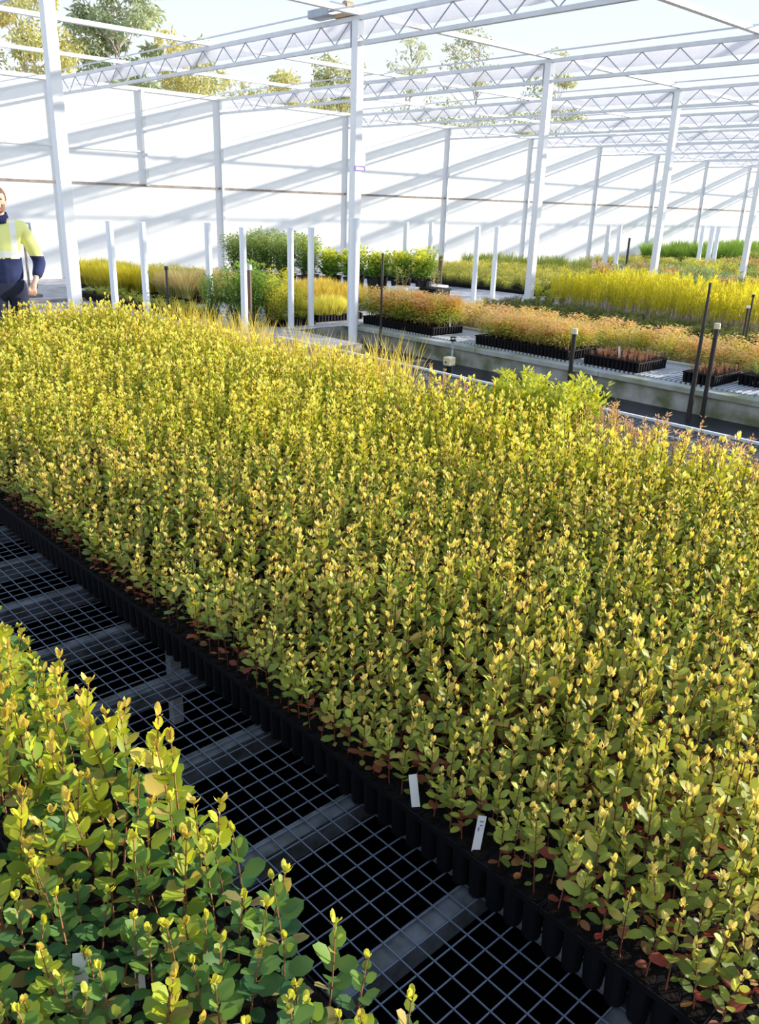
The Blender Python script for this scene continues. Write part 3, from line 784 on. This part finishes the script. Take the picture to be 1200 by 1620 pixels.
bed('tall_grass_plant', FG, grid(30.5, 40, 15.6, 18.2, .62, gz, .85, 1.15, .05), 'bright green tall grass clump by the wall at the far right', 'plant', 'bright green grasses at the far right')
bed('mixed_shrub', MX, grid(31, 42, 12.0, 15.0, .8, gz, .9, 1.4, .08), 'mixed shrub in front of the bright green grasses at the far right', 'shrub', 'mixed shrubs at the far right')

# left middle distance
YG = [tuft(980 + k, .50, .22, 220, .009, [(.30, .30, .03), (.85, .74, .07)], .22) for k in range(4)]
for (a0, b0, lab) in [(6.9, 14.0, 'black tray of yellow grasses at far left')]:
    longtray(a0, a0 + .95, b0, b0 + 2.6, gz(14.5), .11, lab)
bed('yellow_grass_plant', YG, grid(6.98, 7.75, 14.1, 16.5, .16, gz(14.5) + .10, .8, 1.05, .05), 'bright yellow grass clump at the far left before the wall', 'plant', 'yellow grasses at the far left')
longtray(7.2, 8.3, 12.6, 13.8, -.02, .10, 'black tray of beige feather grasses between short white posts')
BG_ = [tuft(990 + k, .50, .2, 200, .008, [(.22, .26, .06), (.92, .72, .38)], .32) for k in range(4)]
bed('beige_grass_plant', BG_, grid(7.3, 8.2, 12.7, 13.7, .17, .08, .8, 1.05, .05), 'beige feather grass clump between two short white posts', 'plant', 'beige grasses between short white posts')
longtray(9.0, 9.9, 14.0, 18.0, gz(15.5), .10, 'black tray of green plants close to the wall behind the beige grasses')
bed('low_bush', LO, grid(9.1, 9.8, 14.2, 17.8, .3, gz(16) + .08, .9, 1.3, .05), 'low dark green bush close to the wall behind the beige grasses', 'plant', 'green bushes behind the beige grasses')
longtray(6.15, 6.75, 10.9, 14.4, -.01, .10, 'long black tray of low green cover behind the leftmost short posts')
LG = [bushy(1000 + k, .10, .10, 140, .02, .010, [(.10, .18, .03), (.30, .38, .05), (.55, .58, .08)], T4, up=.6, stems=8) for k in range(4)]
bed('low_green_plant', LG, grid(6.2, 6.72, 11.0, 14.3, .14, .08, .85, 1.15, .04), 'low green ground cover plant behind the leftmost short posts', 'plant', 'low green cover behind the leftmost short posts')
# shrub group by the fourth post
SG = [bushy(1010 + k, .84, .26, 1500, .055, .024, [(.06, .16, .05), (.14, .32, .06), (.36, .50, .09)], T4, up=.6, stems=16, sr=.6) for k in range(3)]
SY = [bushy(1020 + k, .58, .22, 1200, .045, .016, [(.18, .28, .05), (.52, .54, .07), (.90, .80, .10)], T4, up=.6, stems=14, sr=.6) for k in range(3)]
bed('green_shrub', SG, [(6.45, 10.0, 0, 1.0), (6.75, 10.15, 0, 1.05), (6.65, 9.85, 0, .9), (7.0, 10.4, 0, 1.0), (6.3, 10.25, 0, .85), (7.1, 10.05, 0, .85)], 'tall dark green shrub left of the post with the dark pipe', 'shrub', 'dark green shrubs beside the dark pipe')
bed('golden_shrub', SY, [(6.95, 9.75, 0, .95), (7.2, 9.95, 0, 1.0), (7.35, 10.25, 0, 1.05), (7.6, 10.5, 0, 1.1), (7.55, 10.0, 0, .8), (7.9, 10.9, 0, 1.25), (7.75, 10.3, 0, .9)], 'golden green shrub behind the post with the dark pipe', 'shrub', 'golden shrubs behind the dark pipe')
# tall shrub row in deep pots near the wall
TS = [bushy(1030 + k, .92, .36, 2100, .07, .034, [(.10, .22, .06), (.22, .38, .09), (.62, .68, .26)], T4, up=.5, stems=20, sr=.7) for k in range(4)]
TS2 = [bushy(1040 + k, .60, .30, 800, .085, .055, [(.10, .24, .04), (.26, .44, .06), (.80, .78, .12)], T4, up=.6, stems=14, sr=.7) for k in range(4)]
prow = [(10.0 + .27 * i, 15.3 - .42 * i) for i in range(9)]
pot = MB(); n = 14
pot.tube((0, 0, 0), (0, 0, .27), .135, .165, n=16, cap=False); pot.tube((0, 0, .27), (0, 0, .285), .175, .175, n=16, cap=False); pot.tube((0, 0, .0), (0, 0, .24), .13, .155, n=16)
pot0 = pot.build('shrub_pot', M['black'])
potme = pot0.data; fp = True
for i, (a, b) in enumerate(prow):
    for q in range(2):
        aa, bb = a + q * .36, b + q * .25
        if fp: o = pot0; fp = False
        else:
            o = bpy.data.objects.new('shrub_pot', potme); COL.objects.link(o)
        o.location = (aa, bb, gz(bb)); tag(o, 'deep black pot in the row of tall leafy shrubs near the wall', 'pot', 'deep black pots near the wall')
bed('tall_shrub', TS, [(a + q * .36, b + q * .25, gz(b) + .24, rnd.uniform(.85, 1.05)) for (a, b) in prow[:4] for q in range(2)], 'tall green shrub of the left half of the pot row by the wall', 'shrub', 'tall shrubs in the left pots near the wall')
bed('broadleaf_shrub', TS2, [(a + q * .36, b + q * .25, gz(b) + .24, rnd.uniform(.85, 1.1)) for (a, b) in prow[4:] for q in range(2)], 'broad-leaved yellow-tipped shrub of the pot row behind the sign column', 'shrub', 'broad-leaved shrubs behind the sign column')
# amber grass trays
longtray(8.2, 9.5, 10.5, 12.0, 0., .10, 'black tray of amber-tipped grasses behind a pair of short posts')
AG = [tuft(1050 + k, .40, .16, 200, .007, [(.18, .26, .05), (.90, .66, .12)], .20) for k in range(4)]
bed('amber_grass_plant', AG, grid(8.3, 9.4, 10.6, 11.9, .15, .08, .85, 1.05, .03), 'amber-tipped grass clump behind a pair of short posts', 'plant', 'amber-tipped grasses behind two short posts')
longtray(7.75, 8.6, 9.75, 10.35, 0., .10, 'black tray of pale yellow grasses left of the sign column')
YT = [tuft(1060 + k, .30, .20, 260, .007, [(.40, .42, .08), (.95, .86, .20)], .5) for k in range(3)]
bed('pale_yellow_grass_plant', YT, grid(7.85, 8.5, 9.85, 10.25, .14, .08, .85, 1.15, .03), 'pale yellow mop-like grass clump left of the sign column', 'plant', 'pale yellow grasses left of the sign column')
longtray(7.0, 7.6, 9.62, 9.95, 0., .09, 'small black tray of low green plants before the golden shrubs')
bed('low_green_plant', LG, grid(7.05, 7.55, 9.66, 9.92, .12, .07, .85, 1.2, .04), 'low green plant in the small tray before the golden shrubs', 'plant', 'low plants before the golden shrubs')
# plants right of the sign column at the far side
for i, (a, b) in enumerate([(11.6, 11.9), (12.0, 11.45), (12.45, 11.95)]):
    m = MB(); m.box(-.2, .2, -.2, .2, 0, .16); m.box(-.22, .22, -.22, .22, .14, .18)
    o = m.build('planter_box', M['pvc'] if i != 1 else M['blackrib'], loc=(a, b, 0)); tag(o, ['pale planter box left of the brown stake by the wall path', 'black planter box between two pale ones', 'pale planter box at the start of the purplish path'][i], 'planter')
bed('sparse_yellow_plant', [bushy(1070 + k, .42, .16, 70, .05, .025, [(.3, .28, .08), (.62, .6, .14), (.85, .78, .25)], T4, up=.5, stems=6, stemc=(.5, .4, .2)) for k in range(3)],
    [(11.6, 11.9, .18, 1.), (12.0, 11.45, .18, .95), (12.45, 11.95, .18, 1.05), (11.5, 12.0, .18, .9)], 'sparse yellow plant in a planter box by the purplish path', 'plant', 'sparse plants in planter boxes')

# ------------------------------------------------------------------ stakes, risers, pipes
def stake(a, b, z0, z1, rr_, label, cat='stake', cap=None, name='stake', m=None, ttop=None):
    root = empty(name, (a, b, z0))
    MB().tube((0, 0, 0), (0, 0, z1 - z0), rr_, ttop or rr_, n=10).build('pipe', m or M['stake'], root, smooth=False)
    if cap: MB().tube((0, 0, z1 - z0), (0, 0, z1 - z0 + cap[1]), cap[0], cap[0] * .9, n=12).build('cap', cap[2], root, bevel=.004)
    tag(root, label, cat); return root
stake(7.72, 3.81, -.24, H - .59, .026, 'tall black stake with tapering top in the wet aisle', ttop=.012)
stake(7.86, 3.74, -.24, H - 1.02, .022, 'dark pipe with cream cap tied to the tall black stake', 'pipe', (.032, .055, M['cream']), 'capped_pipe')
stake(7.78, 5.29, -.24, H - 1.26, .024, 'dark pipe with round cream cap rising before the concrete edge', 'pipe', (.036, .06, M['cream']), 'capped_pipe')
stake(7.60, 8.22, -.24, H - .59, .016, 'slim black riser pipe just right of the sign column', 'pipe', None, 'riser_pipe')
stake(9.85, 4.32, 0, H - .87, .016, 'black sprinkler riser at the right edge with white collar', 'sprinkler', (.02, .03, M['black']), 'sprinkler_riser', ttop=.010)
stake(9.86, 4.36, 0, H - 1.0, .012, 'second thin pipe against the right edge sprinkler riser', 'pipe', (.025, .03, M['pvc']), 'riser_pipe')
stake(6.38, 9.5, 0, H - .86, .04, 'dark brown pipe leaning at the foot of the fourth short white post', 'pipe', (.05, .07, M['galvdark']), 'capped_pipe', mat('brown_pipe', (.10, .05, .03), .5))
stake(13.75, 13.0, 0, H - 1.0, .05, 'brown stake beside the slim short white post', 'stake', None, 'stake', mat('brown_stake', (.16, .10, .06), .7))
stake(20.5, 12.55, 0, H - .62, .03, 'dark stake beside the short post in the willows', 'stake')
stake(5.95, 10.9, 0, H - .95, .018, 'thin black sprinkler riser beside the second short white post', 'sprinkler', (.03, .05, M['black']), 'sprinkler_riser')
stake(15.9, 13.2, 0, H - 1.12, .02, 'small sprinkler riser in the low bed behind the purplish path', 'sprinkler', (.035, .05, M['black']), 'sprinkler_riser')
# valve on a post in the wet aisle
root = empty('irrigation_valve', (7.0, 6.4, -.24))
MB().tube((0, 0, 0), (0, 0, .20), .035, n=12).build('riser', M['black'], root)
MB().box(-.055, .055, -.05, .05, .20, .30).build('valve_body', M['cream'], root, bevel=.014)
MB().box(-.06, -.055, -.015, .015, .235, .25).build('slot', M['black'], root)
tag(root, 'cream irrigation valve on a black riser in the wet aisle', 'valve')
root = empty('sprinkler', (7.35, 6.68, -.24))
MB().tube((0, 0, 0), (0, 0, .40), .011, n=8).build('riser', M['galv'], root)
MB().tube((0, 0, .32), (0, 0, .41), .022, .016, n=10).build('collar', M['galvdark'], root)
m = MB(); m.tube((0, 0, .41), (0, 0, .43), .03, .04, n=12); m.tube((0, 0, .45), (0, 0, .465), .045, .03, n=12); m.tube((-.03, 0, .42), (-.03, 0, .46), .006, n=6); m.tube((.03, 0, .42), (.03, 0, .46), .006, n=6)
m.build('nozzle', M['stake'], root)
tag(root, 'grey sprinkler head on a thin riser behind the cream valve', 'sprinkler')
# debris blocks in the wet aisle
for i, (a, b, s, c) in enumerate([(7.3, 7.2, .10, 'timber'), (7.05, 7.55, .08, 'concrete'), (7.45, 2.6, .12, 'concrete')]):
    m = MB().box(-s, s, -s * .6, s * .6, 0, s * 1.1); o = m.build('concrete_block', M[c], loc=(a, b, -.24), bevel=.012); o.rotation_euler.z = .4 * i
    tag(o, ['brownish block on the wet aisle floor near the sign column', 'grey block at the far end of the wet aisle', 'grey concrete block in the wet aisle at the right edge'][i], 'block')

# plant labels
def label_tag(a, b, z, hh, wd, tilt, rz, label, marks=True):
    root = empty('plant_label', (a, b, z)); root.rotation_euler = (tilt, rnd.uniform(-.15, .15), rz)
    MB().box(-wd / 2, wd / 2, -.0006, .0006, 0, hh).build('card', M['tag'], root)
    if marks:
        q = MB(); q.box(-wd * .2, wd * .25, -.0012, -.0006, hh * .84, hh * .87); q.box(-wd * .1, wd * .2, -.0012, -.0006, hh * .74, hh * .77)
        q.box(-wd * .25, -wd * .1, -.0012, -.0006, hh * .60, hh * .70)
        q.build('handwritten_marks', M['ink'], root)
    tag(root, label, 'plant label')
zt2 = ZM + HT
LB1, LB2, LB3, LB4 = (1.170, 1.088), (1.172, .905), (.343, 1.078), (.452, 1.071)
label_tag(LB1[0], LB1[1], .312, .092, .020, -.25, -.6, 'white plant label upright at the tray edge, left one of two', False)
label_tag(LB2[0], LB2[1], .312, .092, .019, -.20, -.75, 'white plant label with dark marks at the tray edge, right one of two')
label_tag(LB3[0], LB3[1], .32, .135, .026, -.2, -.5, 'square white plant label at the bottom of the left bed', False)
label_tag(LB4[0], LB4[1], .32, .135, .018, -.2, -.7, 'half hidden white plant label among the left bed leaves', False)
for i, (a, b) in enumerate([(KA + .12, 4.98), (KA + .1, 6.1), (11.0, 6.55), (11.1, 6.15), (KA + .5, 3.42), (KA + .3, 7.72)]):
    zz = zt if a < 9.5 else .1
    label_tag(a, b, zz, .13, .024, -.1, -.7, ['white label standing in the tiny reddish seedlings', 'white label in front of the middle feathery block', 'white label in the juniper strip, left one',
      'white label in the juniper strip, right one', 'white label beside the spiky plant', 'white label at the end of the tall feathery block'][i], False)

# timber boards behind the person
for i, (a, b, L, zz) in enumerate([(5.1, 13.2, 2.4, gz(13.2)), (5.3, 14.2, 2.6, gz(14.2)), (4.7, 15.1, 2.2, gz(15.1))]):
    m = MB().box(-L / 2, L / 2, -.07, .07, 0, .05); o = m.build('timber_board', M['timber'], loc=(a, b, zz)); o.rotation_euler.z = -.12 + .1 * i
    tag(o, ['grey timber board on the ground nearest behind the person', 'middle grey timber board behind the person', 'farthest grey timber board, near the wall behind the person'][i], 'board')
# small gate post frame behind the person
root = empty('gate_frame', (6.43, 17.03, gz(17.03)))
MB().tube((0, 0, 0), (0, 0, 1.22), .03).build('upright', M['galvdark'], root); MB().tube((0, 0, 1.22), (-.5, 0, 1.22), .02).build('top_bar', M['galv'], root)
MB().tube((-.14, 0, 0), (-.14, 0, .9), .025).build('stub_post', M['timber'], root)
tag(root, 'thin grey gate frame beside the arm of the person', 'frame')
m = MB(); m.box(-.16, .16, -.10, .10, 0, .14); m.box(-.17, .17, -.11, .11, .13, .155)
tag(m.build('storage_crate', M['slat'], loc=(6.35, 14.6, gz(14.6))), 'grey crate on the ground left of the yellow grasses', 'crate')

# ------------------------------------------------------------------ trees outside
def tree(name, a, b, top, crown, width, cols, seed, label, dens=2600, leaf=.30, trunk=.16, lobes=16):
    dens = int(dens * 1.7); lobes = int(lobes * 1.5)
    R = np.random.RandomState(seed); root = empty(name, (a, b, -.12))
    m = MB(); tips = []
    h = top; z0 = top - crown
    pts = [(0, 0, 0)]
    for i in range(1, 6):
        pts.append((R.uniform(-.05, .05) * h * i / 5, R.uniform(-.05, .05) * h * i / 5, h * .85 * i / 5))
    for i in range(5): m.tube(pts[i], pts[i + 1], trunk * (1 - i * .18), trunk * (1 - (i + 1) * .18), n=8)
    cs = []
    for k in range(lobes):
        aa = R.uniform(0, 6.28); rr_ = width * math.sqrt(R.uniform(0, 1)) * .8; z = z0 + crown * R.uniform(.08, .95)
        rr_ *= math.sqrt(max(.15, 1 - ((z - z0) / crown * 2 - .9) ** 2 * .6))
        c = np.array([math.cos(aa) * rr_, math.sin(aa) * rr_, z]); cs.append(c)
        zz = max(z - rr_ * .8 - .3, h * .2); q = pts[min(4, int(zz / (h * .85) * 5))]
        m.tube((q[0], q[1], zz), tuple(c), trunk * .22, trunk * .08, n=5)
    m.build('trunk', M['bark'], root)
    cs = np.array(cs); n = dens; i = R.randint(0, lobes, n)
    rad = width * R.uniform(.18, .36, lobes)[i]
    d = R.normal(0, 1, (n, 3)); d /= np.linalg.norm(d, axis=1, keepdims=True); P = cs[i] + d * (rad * R.uniform(.3, 1, n) ** .5)[:, None] * np.array([1, 1, .62])
    D = R.normal(0, 1, (n, 3)) + np.array([0, 0, -.6]); N = R.normal(0, 1, (n, 3))
    C = mix(cols[0], cols[1], R.uniform(0, 1, n) * .5 + .5 * R.uniform(0, 1, lobes)[i])
    F = Geo(); F.leaves(P, D, N, leaf * R.uniform(.6, 1.3, n), leaf * .35, C, T4)
    o = bpy.data.objects.new('crown', F.mesh('crown', M['leaf'])); COL.objects.link(o); o.parent = root
    tag(root, label, 'tree'); return root
gy = ((.44, .46, .20), (.78, .68, .30)); gg_ = ((.26, .34, .24), (.54, .58, .38)); dk = ((.22, .28, .16), (.58, .54, .26)); pale = ((.44, .50, .40), (.66, .66, .48))
tree('gum_tree', 17.8, 45, 11.0, 7.5, 3.0, gy, 1, 'yellow-green gum tree at the top left corner', 4200, lobes=26)
tree('gum_tree', 22.6, 45, 14.0, 9, 2.9, gg_, 2, 'tall grey-green gum tree behind the left end of the roof', 6500, .34, lobes=34)
tree('gum_tree', 26.5, 44, 10.2, 6, 3.0, gy, 3, 'yellowish lower gum right of the tall grey-green one', 2600)
tree('gum_tree', 32.5, 46, 9.2, 4.5, 3.4, gy, 4, 'bright yellow gum crown between first and second wall posts', 2600)
tree('gum_tree', 38.0, 46, 10.3, 4.0, 2.6, dk, 5, 'rounded gum crown just left of the sign column', 1800)
tree('gum_tree', 46.5, 48, 13.0, 3.8, 1.9, pale, 6, 'pale slender gum just right of the sign column', 500)
tree('gum_tree', 55.5, 50, 15.0, 5.5, 3.2, ((.24, .28, .16), (.52, .50, .26)), 7, 'sparse gum left of the second tall column', 900)
tree('gum_tree', 61.5, 46, 14.2, 10, 3.8, dk, 8, 'dark gum with layered crown behind the second tall column', 1900, lobes=12)
tree('gum_tree', 44.0, 44, 8.3, 4.0, 5.0, dk, 9, 'low gum foliage above the wall behind the sign column', 1500)
tree('gum_tree', 53.0, 44, 8.8, 3.5, 4.6, dk, 10, 'low gum foliage above the wall between first and second columns', 1300)

# ------------------------------------------------------------------ person
def skinned(verts, edges, radii, sub=2, voxel=None, extra=None, name='tmp'):
    me = bpy.data.meshes.new(name); me.from_pydata([tuple(v) for v in verts], edges, []); me.update()
    o = bpy.data.objects.new(name, me); COL.objects.link(o)
    o.modifiers.new('skin', 'SKIN'); 
    if not me.skin_vertices: 
        bmx = bmesh.new(); bmx.from_mesh(me); bmx.verts.layers.skin.verify(); bmx.to_mesh(me); bmx.free()
    for i, rad in enumerate(radii):
        sv = me.skin_vertices[0].data[i]; sv.radius = (rad if isinstance(rad, tuple) else (rad, rad)); sv.use_root = (i == 0)
    s = o.modifiers.new('sub', 'SUBSURF'); s.levels = sub; s.render_levels = sub
    dg = bpy.context.evaluated_depsgraph_get(); dg.update()
    out = bpy.data.meshes.new_from_object(o.evaluated_get(dg)); bpy.data.objects.remove(o)
    if extra or voxel:
        bmx = bmesh.new(); bmx.from_mesh(out)
        if extra:
            for e_ in extra: bmx.from_mesh(e_)
        bmx.to_mesh(out); bmx.free()
        o = bpy.data.objects.new(name, out); COL.objects.link(o)
        if voxel:
            rm = o.modifiers.new('rm', 'REMESH'); rm.mode = 'VOXEL'; rm.voxel_size = voxel
            sm = o.modifiers.new('sm', 'SMOOTH'); sm.factor = .5; sm.iterations = 3
        dg = bpy.context.evaluated_depsgraph_get(); dg.update()
        out = bpy.data.meshes.new_from_object(o.evaluated_get(dg)); bpy.data.objects.remove(o)
    for p in out.polygons: p.use_smooth = True
    return out
def ball(c, rx, ry, rz, rot=None, sub=3):
    me = bpy.data.meshes.new('b'); bmx = bmesh.new(); bmesh.ops.create_icosphere(bmx, subdivisions=sub, radius=1.0)
    for v in bmx.verts:
        p = Vector((v.co.x * rx, v.co.y * ry, v.co.z * rz))
        if rot: p = rot @ p
        v.co = p + Vector(c)
    bmx.to_mesh(me); bmx.free(); return me
PX, PY = 2.80, 8.14
person = empty('person', (PX, PY, 0), -math.atan2(PX, PY) + .06)
bv = [(0, 0, .93), (0, .0, 1.10), (0, -.005, 1.27), (0, 0, 1.40), (0, -.005, 1.47), (0, -.012, 1.53)]
br = [(.14, .10), (.125, .09), (.15, .10), (.10, .07), .055, .055]
be = [(0, 1), (1, 2), (2, 3), (3, 4), (4, 5)]
def addv(v, rad, par):
    bv.append(v); br.append(rad); be.append((par, len(bv) - 1)); return len(bv) - 1
for sx in (1, -1):
    s1 = addv((sx * .17, .0, 1.36), .055, 3)
    e1 = addv((sx * .31, .05, 1.06), .040, s1)
    w1 = addv((sx * .245, -.13, .915), .027, e1)
    pm = addv((sx * .215, -.135, .855), (.036, .018), w1)
    for q in range(4):
        ox = (q - 1.5) * .019
        k1 = addv((sx * .207 + ox, -.158, .815 - .003 * abs(q - 1)), .0095, pm)
        k2 = addv((sx * .200 + ox, -.150, .785 - .004 * (1.5 - abs(q - 1.5))), .0085, k1)
        addv((sx * .196 + ox, -.128, .768), .0075, k2)
    th = addv((sx * .180, -.150, .850), .0105, pm); addv((sx * .172, -.168, .815), .009, th)
    h1 = addv((sx * .09, 0, .86), .085, 0); k = addv((sx * .10, -.02, .48), .055, h1); an = addv((sx * .105, .01, .09), .038, k); addv((sx * .115, -.14, .04), .034, an)
head = [ball((0, -.015, 1.600), .076, .094, .105), ball((0, -.045, 1.545), .056, .062, .062), ball((0, -.112, 1.580), .013, .020, .026, sub=2),
        ball((.077, .0, 1.585), .010, .018, .030, sub=2), ball((-.077, .0, 1.585), .010, .018, .030, sub=2), ball((0, -.095, 1.622), .050, .020, .012, sub=2),
        ball((0, -.104, 1.543), .024, .010, .007, sub=2), ball((0, -.098, 1.512), .022, .016, .016, sub=2)]
bm_ = skinned(bv, be, br, 2, .0065, head, 'body')
body = bpy.data.objects.new('body', bm_); COL.objects.link(body); body.parent = person; bm_.materials.clear(); bm_.materials.append(M['skin'])
for sx in (1, -1):
    em = ball((sx * .031, -.098, 1.603), .011, .008, .006, sub=2); em.materials.append(mat('dark_eye', (.05, .035, .03), .3))
    o = bpy.data.objects.new('eye', em); COL.objects.link(o); o.parent = person
# hair cap and beard
def shell(c, rx, ry, rz, cut, name, m):
    me = ball(c, rx, ry, rz, sub=4); bmx = bmesh.new(); bmx.from_mesh(me)
    bmesh.ops.delete(bmx, geom=[v for v in bmx.verts if cut(v.co)], context='VERTS'); bmx.to_mesh(me); bmx.free()
    for p in me.polygons: p.use_smooth = True
    me.materials.append(m); o = bpy.data.objects.new(name, me); COL.objects.link(o); o.parent = person
    sl = o.modifiers.new('s', 'SOLIDIFY'); sl.thickness = .006; return o
shell((0, -.008, 1.613), .083, .100, .104, lambda p: (p.z < 1.650 and p.y < -.055) or (p.z < 1.585 and p.y < .03) or p.z < 1.545, 'hair', M['hair'])
shell((0, -.042, 1.543), .064, .070, .066, lambda p: p.z > 1.562 or p.y > -.02 or (p.z > 1.537 and abs(p.x) < .030), 'beard', mat('short_beard', (.30, .14, .08), .8))
# clothing
def torso_mesh(inf):
    v = [(0, 0, .79), (0, 0, 1.05), (0, -.005, 1.25), (0, 0, 1.37), (0, 0, 1.43)]; rr_ = [(.185 + inf, .145 + inf), (.17 + inf, .135 + inf), (.175 + inf, .125 + inf), (.125 + inf, .09 + inf), (.075 + inf, .07 + inf)]
    e_ = [(0, 1), (1, 2), (2, 3), (3, 4)]
    for sx in (1, -1):
        n = len(v); v += [(sx * .175, 0, 1.365), (sx * .25, .03, 1.21), (sx * .315, .045, 1.055), (sx * .28, -.05, .98), (sx * .25, -.12, .925)]
        rr_ += [.075, .066, .062, .054, .046]; e_ += [(3, n), (n, n + 1), (n + 1, n + 2), (n + 2, n + 3), (n + 3, n + 4)]
    return v, e_, rr_
v_, e__, r__ = torso_mesh(0.0)
sm_ = skinned(v_, e__, r__, 2, .010, None, 'shirt')
sm_.materials.clear()
for k in ('hiviz', 'navy', 'tape'): sm_.materials.append(M[k])
for p in sm_.polygons:
    c = p.center; arm = abs(c.x) > .212
    if arm: i = 1 if c.z < 1.115 else 0
    else: i = 1 if c.z < 1.10 else (2 if 1.11 < c.z < 1.165 or (.075 < abs(c.x) < .125 and c.z > 1.1) else 0)
    p.material_index = i
o = bpy.data.objects.new('shirt', sm_); COL.objects.link(o); o.parent = person; tag(o, 'hi-vis yellow work shirt with navy lower half')
cm = MB(); 
for i in range(20):
    t0, t1 = math.pi * 2 * i / 20, math.pi * 2 * (i + 1) / 20
    for (ta, tb) in ((t0, t1),):
        f = lambda t, rr_, z: (rr_ * 1.05 * math.cos(t), rr_ * math.sin(t) - .005, z - .03 * (math.sin(t) < -.3) * abs(math.sin(t)))
        cm.add([f(ta, .088, 1.425), f(tb, .088, 1.425), f(tb, .068, 1.495), f(ta, .068, 1.495)], [(0, 1, 2, 3)])
o = cm.build('collar', M['navy'], person, smooth=True); sl = o.modifiers.new('s', 'SOLIDIFY'); sl.thickness = .012
v = [(0, 0, .95), (0, 0, .88)]; rr_ = [(.165, .125), (.16, .12)]; e_ = [(0, 1)]
for sx in (1, -1):
    n = len(v); v += [(sx * .09, 0, .80), (sx * .10, -.02, .48), (sx * .105, .005, .10)]; rr_ += [.105, .082, .072]; e_ += [(1, n), (n, n + 1), (n + 1, n + 2)]
tm = skinned(v, e_, rr_, 2, None, None, 'trousers'); tm.materials.clear(); tm.materials.append(M['trouser'])
o = bpy.data.objects.new('trousers', tm); COL.objects.link(o); o.parent = person
for sx in (1, -1):
    bm2 = skinned([(sx * .105, .02, .10), (sx * .107, .0, .055), (sx * .115, -.15, .045)], [(0, 1), (1, 2)], [.055, .052, .044], 2, None, None, 'boot'); bm2.materials.clear(); bm2.materials.append(M['boot'])
    o = bpy.data.objects.new('boot', bm2); COL.objects.link(o); o.parent = person
tag(person, 'bearded person in hi-vis yellow and navy work shirt at the left edge', 'person')
